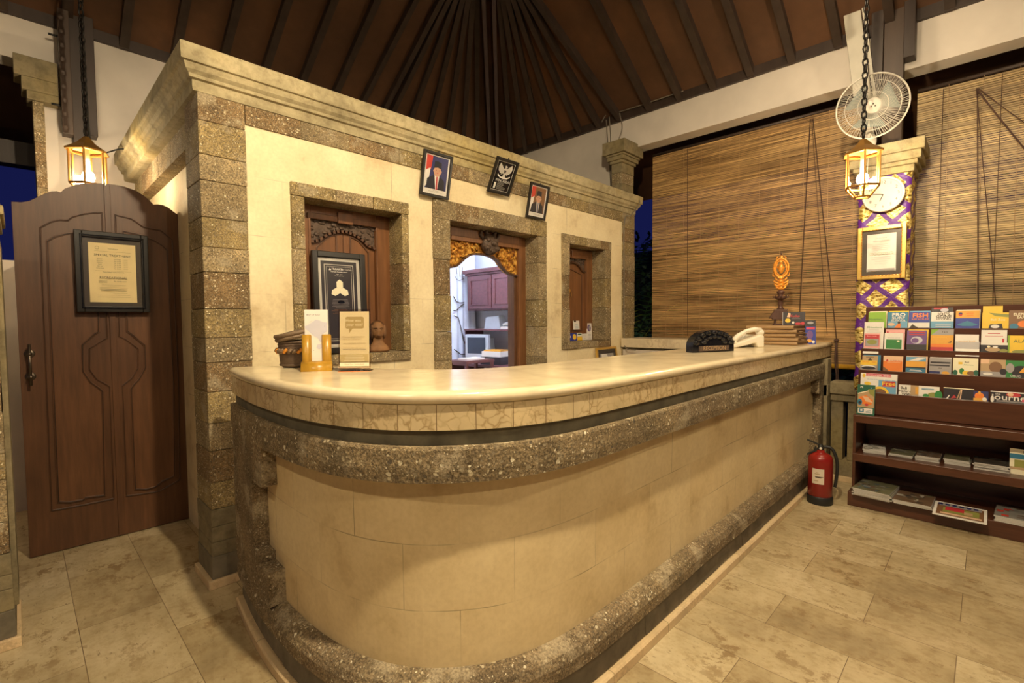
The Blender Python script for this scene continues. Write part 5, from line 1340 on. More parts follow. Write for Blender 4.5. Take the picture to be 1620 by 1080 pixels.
for k, pts in enumerate([[(0,1.60),(.04,1.54),(.10,1.52),(.17,1.53)], [(0,1.42),(.05,1.43),(.10,1.47),(.17,1.51)], [(0,1.36),(.07,1.34),(.11,1.22),(.15,1.06),(.18,1.0)], [(0,.94),(.05,.91),(.10,.875),(.18,.87)], [(.02,1.86),(.06,1.81),(.10,1.80),(.17,1.83)], [(.06,2.16),(.10,2.12),(.16,2.11),(.2,2.14)], [(.05,1.97),(.06,1.88)], [(.1,1.98),(.11,1.85)], [(.15,1.97),(.14,1.87)]]):
    m = MB(); m.tube([(x+.265, -.034, z+.0) for x, z in pts], .006 if k < 4 else .003, 'ink', 6); m.build('printed_line', ob)

# ================================================================== extinguisher
t = thing('fire_extinguisher', 'red fire extinguisher with black base on the floor at the end of the counter', 'fire extinguisher', (4.07, .855, 0), rz=R(-78))
m = MB(); m.lathe([(.072,.05),(.078,.055),(.078,.315),(.076,.335),(.066,.352),(.045,.366),(.026,.372),(.024,.39)], 'red_paint', 36); m.build('cylinder', t)
m = MB(); m.lathe([(.080,.0),(.082,.004),(.082,.055),(.079,.06),(.0,.06)], 'black_rubber', 36); m.build('base_ring', t)
m = MB(); m.lathe([(.018,.385),(.020,.39),(.020,.42),(.010,.43)], 'black_rubber', 16); m.ball((.0,-.022,.402), .010, .012, .010, 'silver'); va = m.build('valve', t)
m = MB(); m.obox((.02,0,.415),(-.085,-.005,.455), .022, .010, 'black_rubber'); m.build('top_lever', va, bevel=.002)
m = MB(); m.obox((.0,0,.405),(-.085,-.005,.345), .020, .010, 'black_rubber'); m.obox((-.03,0,.41),(-.045,-.0,.36), .012, .012, 'black_rubber'); m.build('carry_handle', t, bevel=.002)
m = MB(); m.tube([tuple(p) for p in crom([(.015,0,.41),(.045,0,.415),(.075,0,.395),(.098,0,.33),(.102,0,.25),(.097,0,.18),(.09,0,.13)], 4)], .011, 'black_rubber', 10); m.build('hose', t)
m = MB(); v = []; fs = []
for z in (.155, .265):
    for i in range(9): a = R(232+i*7.0); v.append((.0788*math.cos(a), .0788*math.sin(a), z))
fs = [(i, i+1, 10+i, 9+i) for i in range(8)]; m.add(v, fs, 'label_white', True)
for zz, w0, w1, mt in ((.235,250,262,'ink_brown'),(.225,244,268,'ink_brown'),(.205,246,284,'ink'),(.200,248,276,'ink'),(.175,242,262,'ink_brown')):
    v = []
    for z in (zz, zz+.005):
        for i in range(6): a = R(w0+(w1-w0)*i/5); v.append((.0793*math.cos(a), .0793*math.sin(a), z))
    m.add(v, [(i, i+1, 7+i, 6+i) for i in range(5)], mt)
m.build('label', t)

# ================================================================== magazine rack
SH = thing('magazine_rack', 'dark reddish wood tiered brochure rack at the right, in front of the brocade column', 'magazine rack', (4.17, -.15, 0))
yL = .83; yR = -1.0       # local y of the left and right ends (world .68 / -1.15)
m = MB(); m.box(-.02,.44,yR-.02,yL+.02,0,.10,'shelf_wood'); m.build('plinth', SH, bevel=.004)
m = MB(); m.box(.0,.42,yR,yL,.322,.379,'shelf_wood'); m.build('shelf', SH, bevel=.003)
m = MB(); m.box(-.0,.42,yR,yL,.602,.655,'shelf_wood'); m.build('shelf', SH, bevel=.003)
m = MB(); m.box(.40,.42,yR,yL,.10,.66,'shelf_wood'); m.build('back_panel', SH)
for y_ in (yL-.018, yR): m = MB(); m.box(0.003,.42,y_,y_+.018,.10,.602,'shelf_wood'); m.build('side_panel', SH, bevel=.002)
ROWS = {1: (4.50, 1.271), 2: (4.42, 1.119), 3: (4.34, .967), 4: (4.26, .815)}
for k in (1, 2, 3, 4):
    X_, zl = ROWS[k]; m = MB(); m.box(X_-4.17-.012, X_-4.17, yR, yL, zl-.155, zl, 'shelf_wood'); m.box(X_-4.17, X_-4.17+.075, yR, yL, zl-.10, zl-.09, 'shelf_wood'); m.build('pocket_board', SH, bevel=.002)
m = MB(); m.box(4.57-4.17, 4.59-4.17, yR, yL, .66, 1.427, 'shelf_wood'); m.build('tier_back', SH, bevel=.003)
m = MB(); m.prism([(0.0,.655),(.42,.655),(.42,1.40),(.40,1.42),(.32,1.30),(.24,1.14),(.16,.99),(.08,.84),(.0,.68)], 0, .012, 'shelf_wood')
for q in (yR, ):
    o = m.build('tier_side', SH); o.location = (0, q, 0)

# brochures: (row, left Y, right Y, visible bottom z, visible top z, background, label, draw)
def F(W, Hh, x0, z0): return (lambda p: x0+W*p), (lambda p: z0+Hh*p)
def brochure(row, ya, yb_, zt_, base, label, draw, dx=0.0, zb=None, group='brochures in the tiered rack', leanv=-7, th=.004, under=.055, rzj=0):
    X_, zl = ROWS[row]; zb_ = zl if zb is None else zb
    w_ = ya-yb_; h_ = zt_-zb_
    m = MB(); m.y0 = 0
    m.box(-w_/2, w_/2, 0, th, -under, h_, 'paper_white'); m.fr(-w_/2, w_/2, -under if under < .05 else -.03, h_, base)
    X = lambda p: -w_/2+w_*p; Z = lambda p: h_*p
    if draw: draw(m, X, Z, w_, h_)
    o = m.build('brochure'); o.location = (X_+.010+dx, (ya+yb_)/2, zb_); o.rotation_euler = (R(leanv), 0, R(-90+rzj))
    tag(o, label, 'brochure', group); return o
def back_copies(row, ya, yb_, zt_, base, where, n=2, dx=.012):
    for k in range(n):
        o_ = brochure(row, ya-.002*(k+1), yb_-.003*(k+1)+.002, zt_+.004*(k+1), base, 'spare copy tucked behind the %s' % where, None, dx=dx+.007*k, group='spare copies behind the %s' % where)
B = brochure
B(1,.655,.549,1.388,'c_green','bright green brochure at the left end of the top row',lambda m,X,Z,w,h:(m.ft('Nusantara',X(.42),Z(.55),.020,'c_dkgreen'),m.fe(X(.3),Z(.08),.012,.014,'c_yellow'),m.fe(X(.6),Z(.06),.010,.012,'paper_white'),m.fe(X(.8),Z(.05),.012,.014,'c_olive')))
back_copies(1,.655,.549,1.388,'paper_pale','green top-row brochure')
B(1,.539,.424,1.388,'c_teal','blue surfing brochure with white lettering, second in the top row',lambda m,X,Z,w,h:(m.fr(X(0),X(1),Z(.0),Z(.42),'c_sky'),m.ft('PRO',X(.55),Z(.82),.034,'paper_white',1.2,.03),m.ft('SURF',X(.54),Z(.62),.026,'paper_white',1.3,.02),m.ft('SCHOOL',X(.55),Z(.46),.018,'paper_white',1.2,.01),m.flat([(X(.35),Z(.0)),(X(.55),Z(.30)),(X(.68),Z(.26)),(X(.66),Z(0))],'c_orange'),m.fe(X(.58),Z(.34),.008,.010,'ink'),m.fe(X(.2),Z(.22),.02,.012,'c_peach')))
back_copies(1,.539,.424,1.388,'c_yellow','blue surfing brochure')
B(1,.419,.303,1.386,'c_blue','dark blue fishing brochure with orange lettering in the top row',lambda m,X,Z,w,h:(m.fr(X(0),X(1),Z(0),Z(.34),'paper_white'),m.ft('FISH',X(.56),Z(.78),.042,'c_orange',1.1,.03),m.ft('SURF & CRUISE',X(.55),Z(.55),.014,'c_orange',1,.01),m.flat([(X(.05),Z(0)),(X(.2),Z(.24)),(X(.36),Z(.1)),(X(.6),Z(0))],'ink'),m.fr(X(.45),X(1),Z(0),Z(.05),'c_grey')))
back_copies(1,.419,.303,1.386,'c_sky','dark blue fishing brochure')
B(1,.295,.178,1.384,'c_sky','white and blue diving brochure in the top row',lambda m,X,Z,w,h:(m.fr(X(0),X(1),Z(.42),Z(1),'paper_white'),m.ft("JOE'S",X(.56),Z(.86),.026,'ink',1.1,.02),m.ft('GONE',X(.56),Z(.71),.026,'ink',1.1,.02),m.ft('DIVING',X(.56),Z(.57),.019,'ink',1.2,.01),m.lines(X(.55),Z(.1),Z(.2),w*.7,2,'paper_white',2,.003)))
B(1,.295,.182,1.414,'c_dark','dark brochure with red and lilac top showing behind the white diving brochure',lambda m,X,Z,w,h:(m.fr(X(.1),X(.75),Z(.93),Z(1),'c_red'),m.fe(X(.6),Z(.88),.022,.012,'lavender')),dx=.014)
B(1,.167,.049,1.390,'c_blue','brochure with orange band over deep blue, fifth in the top row',lambda m,X,Z,w,h:(m.fr(X(0),X(1),Z(.58),Z(1),'c_amber'),m.fe(X(.2),Z(.8),.010,.012,'c_red'),m.fe(X(.2),Z(.86),.010,.005,'navy'),m.flat([(X(.05),Z(.2)),(X(.5),Z(.42)),(X(.95),Z(.2)),(X(.7),Z(.12)),(X(.3),Z(.12))],'c_teal'),m.lines(X(.6),Z(.74),Z(.86),w*.45,2,'c_orange',4,.004)))
back_copies(1,.167,.049,1.390,'paper_pale','orange and deep blue brochure')
B(1,.036,-.088,1.375,'c_yellow','yellow brochure with black and white grasses, sixth in the top row',lambda m,X,Z,w,h:(m.flat([(X(.25),Z(.0)),(X(.3),Z(.25)),(X(.75),Z(.3)),(X(.8),Z(0))],'c_dark'),m.fe(X(.5),Z(.12),.02,.012,'paper_white'),m.flat([(X(.25),Z(1)),(X(1),Z(.88)),(X(1),Z(.7)),(X(.5),Z(.78))],'c_olive'),m.ft('Bali Zoo',X(.6),Z(.55),.020,'paper_pale')))
B(1,.034,-.060,1.420,'c_yellow','tall yellow card rising behind the yellow grasses brochure',None,dx=.02)
B(1,-.089,-.205,1.388,'c_brown','brown elephant safari brochure at the right end of the top row',lambda m,X,Z,w,h:(m.ft('ELEPHANT',X(.62),Z(.78),.022,'paper_pale',1,.02),m.ft('SAFARI',X(.6),Z(.60),.022,'paper_pale',1,.02),m.fe(X(.6),Z(.25),.03,.022,'c_orange'),m.fe(X(.2),Z(.1),.02,.02,'c_teal')))
# row 2
B(2,.668,.552,1.316,'paper_white','tall white brochure with green script at the left end of the second row',lambda m,X,Z,w,h:(m.ft('Rhinestore',X(.52),Z(.80),.020,'c_forest'),m.lines(X(.5),Z(.62),Z(.70),w*.8,3,'c_grey',1,.0015)),zb=1.119)
B(2,.664,.570,1.232,'c_pink','pink and red brochure in front of the tall white one, second row',lambda m,X,Z,w,h:(m.fr(X(.05),X(.95),Z(.10),Z(.92),'c_red'),m.ft('BALI CAMEL',X(.5),Z(.80),.011,'c_pink'),m.fr(X(.08),X(.92),Z(.12),Z(.62),'c_grey'),m.fe(X(.5),Z(.4),.03,.018,'c_olive')),dx=-.012,zb=1.125,under=.02)
B(2,.668,.575,1.125,'paper_white','blank white flap curling over the second-row board at the left end',lambda m,X,Z,w,h:m.lines(X(.5),Z(.3),Z(.6),w*.8,3,'c_grey',1,.001),dx=-.028,zb=1.083,under=.0,leanv=-22)
B(2,.539,.430,1.262,'c_pink','salmon pink brochure standing behind the white and green one, second row',lambda m,X,Z,w,h:(m.ft('MEN STORY',X(.66),Z(.80),.014,'c_red',1,.01),m.fe(X(.1),Z(.85),.005,.009,'c_red')))
B(2,.545,.438,1.236,'paper_white','white brochure with a green panel, second pocket of the second row',lambda m,X,Z,w,h:(m.fr(X(.1),X(.93),Z(.02),Z(.60),'c_forest'),m.ft('TROPICAL HOUSE',X(.5),Z(.70),.009,'c_grey'),m.fe(X(.75),Z(.50),.008,.006,'paper_pale')),dx=-.008)
B(2,.418,.310,1.256,'c_purple','purple orchid brochure in the second row',lambda m,X,Z,w,h:(m.fr(X(0),X(1),Z(0),Z(.28),'c_dark'),m.fe(X(.5),Z(.5),.032,.026,'lavender'),m.fe(X(.42),Z(.48),.02,.018,'c_purple'),m.lines(X(.5),Z(.78),Z(.90),w*.8,2,'c_red',2,.008)))
B(2,.412,.303,1.262,'c_yellow','yellow brochure edge showing behind the purple orchid brochure',lambda m,X,Z,w,h:m.fe(X(.85),Z(.6),.012,.02,'c_orange'),dx=.014)
B(2,.289,.172,1.225,'c_amber','amber to red gradient brochure in the second row',lambda m,X,Z,w,h:(m.fr(X(0),X(1),Z(.0),Z(.42),'c_orange'),m.fr(X(0),X(1),Z(0),Z(.22),'c_red'),m.ft('Bali Adventure',X(.4),Z(.86),.012,'c_yellow'),m.flat([(X(.75),Z(.5)),(X(.95),Z(.68)),(X(.9),Z(.5))],'c_brown')))
B(2,.289,.172,1.264,'c_grey','grey brochure with green leaf corner behind the amber to red one',lambda m,X,Z,w,h:(m.flat([(X(0),Z(1)),(X(.35),Z(1)),(X(0),Z(.72))],'c_green'),m.ft('Taxi',X(.6),Z(.88),.018,'ink')),dx=.014)
for k, (zt_, c, nm) in enumerate(((1.232,'paper_white','topmost card of the loose white stack in the second row, with orange script'),(1.185,'c_grey','grey middle card of the loose white stack in the second row'),(1.165,'c_grey','second grey card of the loose white stack in the second row'),(1.140,'paper_white','lowest white card of the loose stack in the second row'))):
    B(2,.164-.002*k,.048-.004*(k%2),zt_,c,nm,(lambda m,X,Z,w,h:m.ft('gusto bali',X(.5),Z(.62),.022,'c_amber',1,.01)) if k == 0 else None,dx=.005-.010*k,zb=1.105-.006*k,under=.0 if k else .04,leanv=-10-5*k)
B(2,.037,-.082,1.262,'paper_white','white brochure with red strip, second row right of the loose white stack',lambda m,X,Z,w,h:(m.lines(X(.5),Z(.72),Z(.84),w*.75,2,'c_red',1,.004)),dx=.008)
B(2,.037,-.076,1.222,'paper_white','white card with a red tab in front of the red strip brochure, second row',lambda m,X,Z,w,h:(m.fr(X(.86),X(.95),Z(.55),Z(.85),'c_red'),m.lines(X(.5),Z(.3),Z(.4),w*.6,1,'c_red',1,.004)),dx=-.004)
B(2,.038,-.086,1.175,'c_dark','black brochure with a bowl of food, front of the sixth pocket, second row',lambda m,X,Z,w,h:(m.fr(X(0),X(1),Z(.82),Z(1.12),'paper_white'),m.fe(X(.45),Z(.3),.035,.014,'c_tan'),m.fe(X(.3),Z(.62),.008,.006,'paper_pale'),m.fe(X(.55),Z(.6),.012,.006,'paper_white'),m.fe(X(.85),Z(.2),.02,.01,'c_olive')),dx=-.014)
B(2,-.085,-.205,1.228,'c_yellow','yellow and green nature brochure at the right end of the second row',lambda m,X,Z,w,h:(m.fr(X(0),X(.08),Z(0),Z(1),'c_green'),m.ft('ALAM',X(.55),Z(.66),.028,'c_dkgreen',1.1),m.fe(X(.5),Z(.05),.04,.012,'c_olive')))
# row 3
B(3,.664,.572,1.070,'c_tan','grey-tan brochure with a palm roof at the left end of the third row',lambda m,X,Z,w,h:(m.flat([(X(.3),Z(.6)),(X(.5),Z(.85)),(X(.7),Z(.6))],'ink'),m.lines(X(.5),Z(.86),Z(.9),w*.8,1,'ink',1,.003)),dx=.010)
B(3,.660,.556,1.076,'c_teal','teal brochure edge behind the grey-tan palm roof one, third row',None,dx=.02)
B(3,.672,.574,1.036,'c_yellow','yellow watersports brochure at the front left of the third row',lambda m,X,Z,w,h:(m.fr(X(0),X(1),Z(0),Z(.50),'c_grey'),m.fe(X(.5),Z(.28),.042,.016,'paper_white',20),m.fe(X(.5),Z(.20),.042,.012,'c_dark',20),m.ft('CRUISE',X(.3),Z(.84),.012,'c_orange',1,.01),m.fe(X(.8),Z(.84),.014,.005,'c_amber',12)),dx=-.004)
B(3,.539,.428,1.074,'c_peach','peach brochure with palm logo behind the orange one, third row',lambda m,X,Z,w,h:(m.ft('LUMBUNG',X(.65),Z(.68),.014,'c_red'),m.fe(X(.2),Z(.68),.006,.01,'c_red')),dx=.004)
B(3,.538,.430,1.036,'c_orange','plain orange brochure in the second pocket of the third row',lambda m,X,Z,w,h:(m.flat([(X(0),Z(0)),(X(0),Z(.45)),(X(.2),Z(.2)),(X(.3),Z(0))],'c_brown'),m.lines(X(.55),Z(.88),Z(.90),w*.7,1,'c_peach',2,.003)),dx=-.006)
B(3,.412,.305,1.074,'c_amber','beach sunset brochure with blue sky, third pocket of the third row',lambda m,X,Z,w,h:(m.fr(X(0),X(1),Z(.72),Z(1),'c_sky'),m.flat([(X(.1),Z(.72)),(X(.6),Z(.95)),(X(1),Z(.92)),(X(.6),Z(.75))],'paper_white'),m.fr(X(0),X(1),Z(.0),Z(.30),'c_teal'),m.fr(X(0),X(1),Z(.26),Z(.34),'c_dark'),m.lines(X(.5),Z(.08),Z(.14),w*.8,2,'paper_white',3,.003)))
B(3,.410,.297,1.078,'c_peach','peach brochure edge behind the beach sunset brochure',None,dx=.012)
B(3,.287,.175,1.072,'c_grey','grey brochure with dark stripes, fourth pocket of the third row',lambda m,X,Z,w,h:(m.fr(X(.05),X(.95),Z(.66),Z(.76),'c_dark'),m.fr(X(.02),X(.92),Z(.48),Z(.56),'c_dark'),m.ft('SPA',X(.5),Z(.34),.012,'ink'),m.fr(X(0),X(.5),Z(0),Z(.14),'navy'),m.fe(X(.75),Z(.05),.02,.012,'c_amber')))
back_copies(3,.287,.175,1.072,'paper_white','grey striped third-row brochure',1)
B(3,.167,.046,1.078,'paper_pale','pale cream palm beach brochure, fifth pocket of the third row',lambda m,X,Z,w,h:(m.fr(X(.22),X(.38),Z(.62),Z(.76),'c_yellow'),m.ft('Bali',X(.55),Z(.76),.016,'ink',1,.01),m.ft('Adventure',X(.62),Z(.60),.011,'c_forest'),m.fe(X(.1),Z(.12),.012,.018,'c_dkgreen'),m.fe(X(.36),Z(.22),.012,.02,'c_forest'),m.fe(X(.55),Z(.12),.02,.014,'c_yellow'),m.fe(X(.75),Z(.12),.022,.014,'c_brown'),m.fe(X(.93),Z(.16),.012,.018,'c_dkgreen')))
B(3,.035,-.080,1.076,'c_tan','tan temple and sea brochure, sixth pocket of the third row',lambda m,X,Z,w,h:(m.fr(X(0),X(.35),Z(.75),Z(1),'c_peach'),m.fe(X(.6),Z(.55),.030,.034,'c_brown'),m.fr(X(0),X(1),Z(0),Z(.28),'c_grey'),m.fe(X(.3),Z(.14),.022,.008,'paper_white'),m.fe(X(.9),Z(.3),.016,.02,'c_dark')))
B(3,-.079,-.21,1.074,'c_forest','green waterfall brochure at the right end of the third row',lambda m,X,Z,w,h:(m.fe(X(.5),Z(.35),.04,.038,'c_dark'),m.fe(X(.15),Z(.55),.018,.03,'c_grey'),m.flat([(X(.45),Z(.3)),(X(.6),Z(.6)),(X(.7),Z(.3))],'c_amber'),m.fr(X(.8),X(1),Z(0),Z(.7),'c_amber'),m.ft('UBUD',X(.35),Z(.08),.018,'paper_white')))
# row 4
B(4,.658,.448,.950,'paper_white','large white island flyer with red heading at the left of the bottom pocket row',lambda m,X,Z,w,h:(m.fr(X(.14),X(.84),Z(.84),Z(.99),'c_magenta'),m.ft('Lembongan Island',X(.49),Z(.915),.019,'paper_white',1.1,.01),m.ft('ISLAND & SNORKEL TOUR',X(.5),Z(.68),.011,'c_sky'),m.fe(X(.09),Z(.86),.009,.014,'c_yellow'),m.fe(X(.2),Z(.45),.02,.012,'c_yellow'),m.fr(X(.86),X(.94),Z(.62),Z(.67),'navy')))
B(4,.552,.452,.905,'c_sky','light blue flyer with red and yellow Free banner over the island flyer',lambda m,X,Z,w,h:(m.fr(X(.22),X(.94),Z(.52),Z(.95),'c_red'),m.ft('Free',X(.58),Z(.76),.036,'c_yellow',1.2,.02),m.lines(X(.58),Z(.6),Z(.6),w*.5,1,'c_yellow',1,.004),m.fe(X(.1),Z(.0),.05,.045,'c_yellow',24,0,PI),m.fe(X(.1),Z(.0),.036,.030,'c_brown',24,0,PI)),dx=-.009)
B(4,.439,.226,.884,'paper_white','white nature walk brochure with a tan stripe and trees, bottom pocket row',lambda m,X,Z,w,h:(m.ft('Bali',X(.13),Z(.66),.024,'ink',1,.02),m.ft('Nature',X(.16),Z(.36),.024,'ink',1,.02),m.ft('Walk',X(.20),Z(.08),.024,'ink',1,.02),m.fr(X(.30),X(.50),Z(0),Z(1),'c_tan'),m.fr(X(.42),X(.49),Z(.15),Z(.85),'c_amber'),m.fe(X(.86),Z(.12),.030,.022,'c_olive'),m.fe(X(.98),Z(.2),.02,.03,'c_forest'),m.fe(X(.68),Z(.08),.016,.012,'c_forest'),m.lines(X(.72),Z(.68),Z(.76),w*.3,2,'c_sky',2,.003)))
B(4,.206,.060,.886,'c_dark','black magazine with a pale top edge and crossed poles, bottom pocket row',lambda m,X,Z,w,h:(m.fr(X(0),X(1),Z(.92),Z(1),'paper_pale'),m.flat([(X(.44),Z(0)),(X(.48),Z(0)),(X(.60),Z(.88)),(X(.56),Z(.88))],'c_tan'),m.flat([(X(.54),Z(0)),(X(.58),Z(0)),(X(.62),Z(.88)),(X(.59),Z(.88))],'c_peach'),m.flat([(X(.25),Z(0)),(X(.36),Z(.35)),(X(.44),Z(.1))],'c_red'),m.flat([(X(.1),Z(0)),(X(.18),Z(.3)),(X(.22),Z(.3)),(X(.16),Z(0))],'paper_white')))
B(4,.062,-.006,.876,'navy','small brochure with an orange flower dome, right of the black magazine',lambda m,X,Z,w,h:(m.fe(X(.4),Z(.50),.022,.022,'c_orange'),m.fe(X(.4),Z(.84),.006,.010,'c_amber'),m.fr(X(0),X(.9),Z(0),Z(.28),'c_amber'),m.fe(X(.75),Z(.2),.01,.012,'paper_white')),dx=-.006)
B(4,-.015,-.235,.884,'c_dark','dark floral magazine titled journey at the right end of the bottom pocket row',lambda m,X,Z,w,h:(m.fr(X(0),X(1),Z(.90),Z(1),'paper_white'),m.fe(X(.46),Z(.74),.032,.014,'c_red'),m.fe(X(.40),Z(.76),.014,.010,'c_peach'),m.ft('journey',X(.42),Z(.46),.050,'paper_white',1.15,.01),m.ft('the',X(.15),Z(.74),.018,'paper_white'),m.fe(X(.72),Z(.25),.022,.014,'c_magenta'),m.fe(X(.04),Z(.25),.008,.02,'paper_white'),m.lines(X(.4),Z(.08),Z(.16),w*.6,2,'c_grey',6,.004)))
t = MB(); t.y0 = 0; w_, h_ = .104, .215; X = lambda p: -w_/2+w_*p; Z = lambda p: h_*p
t.box(-w_/2, w_/2, 0, .003, 0, h_, 'paper_white'); t.fr(X(0),X(1),Z(0),Z(1),'c_dkgreen'); t.flat([(X(.04),Z(.25)),(X(.04),Z(.70)),(X(.96),Z(.86)),(X(.96),Z(.25))],'c_tan'); t.flat([(X(.04),Z(.68)),(X(.04),Z(.71)),(X(.96),Z(.88)),(X(.96),Z(.85))],'paper_pale')
t.flat([(X(.10),Z(.58)),(X(.5),Z(.66)),(X(.9),Z(.5)),(X(.8),Z(.34)),(X(.3),Z(.36))],'c_orange'); t.flat([(X(.3),Z(.62)),(X(.6),Z(.6)),(X(.9),Z(.42)),(X(.5),Z(.45))],'c_peach'); t.flat([(X(.6),Z(.86)),(X(.96),Z(.87)),(X(.96),Z(.62)),(X(.7),Z(.70))],'c_olive')
t.fe(X(.17),Z(.42),.014,.022,'c_teal'); t.fe(X(.17),Z(.40),.008,.010,'c_dark'); t.fe(X(.55),Z(.34),.012,.008,'c_red'); t.fr(X(.08),X(.90),Z(.05),Z(.22),'paper_white'); t.fr(X(.14),X(.42),Z(.09),Z(.20),'c_teal'); t.fr(X(.22),X(.34),Z(.12),Z(.18),'paper_white'); t.lines(X(.68),Z(.09),Z(.16),w_*.34,3,'c_teal',1,.0022); t.fr(X(.18),X(.32),Z(.88),Z(.94),'paper_white'); t.fr(X(.22),X(.28),Z(.88),Z(.92),'c_dkgreen'); t.fe(X(.78),Z(.90),.004,.005,'c_sky')
o = t.build('leaflet'); o.location = (4.205, .615, .656); o.rotation_euler = (R(-6), 0, R(-90)); tag(o, 'tall dark green food leaflet standing at the left end of the rack', 'leaflet')

# magazines lying on the shelves
def magstack(where, cx_, cy_, z, wx_, wy_, n, tops, rz=0, slide=.004, rise=.0085, edge='magazine_edge', group=None, seed=0):
    rr = random.Random(seed)
    for k in range(n):
        m = MB(); m.box(-wx_/2, wx_/2, -wy_/2, wy_/2, 0, rise*.92, edge); v = [(-wx_/2+.001,-wy_/2+.001,rise*.93),(wx_/2,-wy_/2+.001,rise*.93),(wx_/2,wy_/2,rise*.93),(-wx_/2+.001,wy_/2,rise*.93)]
        m.add(v, [(0,1,2,3)], tops[0])
        if k == n-1:
            for j in range(30):
                a = rr.uniform(-.46,.40)*wx_; b = rr.uniform(-.46,.40)*wy_; c = rr.uniform(.03,.16)*wx_; d_ = rr.uniform(.05,.24)*wy_
                c = min(c, wx_/2-a-.004); d_ = min(d_, wy_/2-b-.004)
                m.add([(a,b,rise*.93+.00012*(j+1)),(a+c,b,rise*.93+.00012*(j+1)),(a+c,b+d_,rise*.93+.00012*(j+1)),(a,b+d_,rise*.93+.00012*(j+1))], [(0,1,2,3)], rr.choice(tops))
        o = m.build('magazine'); o.location = (cx_+rr.uniform(-1,1)*slide, cy_+rr.uniform(-1,1)*slide, z+k*rise); o.rotation_euler = (0,0,R(rz+rr.uniform(-2,2)))
        tag(o, ('top magazine of ' if k == n-1 else 'plain magazine under the top one in ') + where, 'magazine', 'magazines in ' + where)
ZS = .3795
magstack('the leftmost upper-shelf pile', 4.35, .575, ZS, .20, .13, 3, ['paper_white','m_grey','m_pale'], 8, seed=1, rise=.007)
magstack('the second upper-shelf pile from the left', 4.34, .415, ZS, .18, .13, 3, ['m_olive','m_grey','m_pale','m_dark'], 0, seed=2, rise=.007)
magstack('the third upper-shelf pile from the left', 4.34, .275, ZS, .18, .125, 4, ['m_brown','m_dark','m_grey'], 0, seed=3)
magstack('the fourth upper-shelf pile from the left', 4.36, .13, ZS, .18, .125, 4, ['m_olive','m_dark','m_brown'], 0, seed=4)
magstack('the bulging white upper-shelf pile', 4.35, -.03, ZS, .20, .16, 5, ['m_dark','m_brown','m_grey'], 0, seed=5)
ZB = .1005
magstack('the thick left bottom-shelf pile', 4.22, .545, ZB, .27, .215, 6, ['m_olive','m_grey','m_blue','m_brown','m_dark'], -4, seed=6, slide=.007)
magstack('the low second bottom-shelf pile', 4.22, .335, ZB, .25, .20, 3, ['m_brown','m_olive','m_dark','m_pale'], 0, seed=7)
magstack('the low right bottom-shelf pile', 4.27, -.165, ZB, .25, .22, 4, ['m_grey','m_brown','flag_red'], -2, seed=9)
m = MB(); m.box(-.13,.13,-.125,.125,0,.006,'paper_white')
for j, (a,b,c,d_,mt) in enumerate(((-.115,-.11,.10,.11,'c_brown'),(-.06,-.09,.04,.08,'c_olive'),(-.02,-.02,.05,.07,'c_red'),(.055,-.10,.11,.10,'c_grey'),(-.10,-.10,-.07,.09,'c_peach'),(-.05,-.06,.0,-.02,'c_tan'))):
    zz = .0064+.0003*j; m.add([(a,b,zz),(c,b,zz),(c,d_,zz),(a,d_,zz)], [(0,1,2,3)], mt)
for k in range(6): zz = .0085; y_ = .095-.034*k; m.add([(.070,y_-.010,zz),(.105,y_-.010,zz),(.105,y_+.012,zz),(.070,y_+.012,zz)], [(0,1,2,3)], 'navy')
o = m.build('poster_booklet'); o.location = (4.165, .105, .103); o.rotation_euler = (0, R(-2), R(0)); tag(o, 'white-bordered picture booklet jutting over the bottom shelf edge', 'booklet')
def bd(m, a, b, c, d_): m.fr(a,b,c,d_,'paper_pale'); m.fr(a,b,d_-.06,d_-.03,'c_teal'); m.fr(a+.02,b,d_-.11,d_-.065,'c_olive'); m.ft('BALI', (a+b)/2, d_-.016, .02, 'ink'); m.fr(a,b,d_-.125,d_-.11,'c_tan')
card('book', 'blue-banded paperback standing upright at the right end of the upper shelf', 'book', (4.27, -.185, ZS), R(-90), .15, .155, bd, rx=R(-6), th=.015, base='paper_white')
t = MB(); t.box(-.09,.09,-.10,.10,0,.03,'c_dkgreen'); o = t.build('box_file'); o.location = (4.40, -.19, ZS); tag(o, 'dark green box file behind the blue-banded paperback', 'box file')

# cables over the column
m = MB()
for pts in ([(4.66,3.09,3.56),(4.68,3.08,3.3),(4.69,3.06,3.0),(4.68,3.04,2.72)], [(4.66,3.05,3.58),(4.67,3.04,3.35),(4.66,3.03,3.0),(4.64,3.0,2.72)], [(4.66,2.92,3.58),(4.68,2.90,3.42),(4.69,2.98,3.25),(4.69,3.0,3.1)],
            [(4.66,3.15,3.55),(4.66,3.08,3.62),(4.66,2.95,3.60),(4.66,2.8,3.59),(4.66,2.2,3.58)]):
    m.tube([tuple(p) for p in crom(pts, 5)], .0055, 'cable_grey', 6)
tag(m.build('cable'), 'grey wires looping down from the beam onto the office cornice', 'cable')
m = MB(); m.tube([tuple(p) for p in crom([(4.76,2.775,2.68),(4.74,2.72,2.60),(4.60,2.74,2.45),(4.53,2.775,2.38),(4.525,2.775,1.8),(4.52,2.77,1.2),(4.47,2.72,1.05),(4.46,2.6,1.03)], 6)], .006, 'cable_grey', 6)
tag(m.build('cable'), 'grey cable running down beside the far right facade pillar', 'cable')
m = MB(); m.tube([tuple(p) for p in crom([(.41,4.70,3.3),(.42,4.70,2.70),(.47,4.62,2.585),(.56,4.50,2.60),(.62,4.44,2.60)], 6)], .005, 'black_rubber', 6)
tag(m.build('cable'), 'black cable from the left lantern to the office cornice', 'cable')

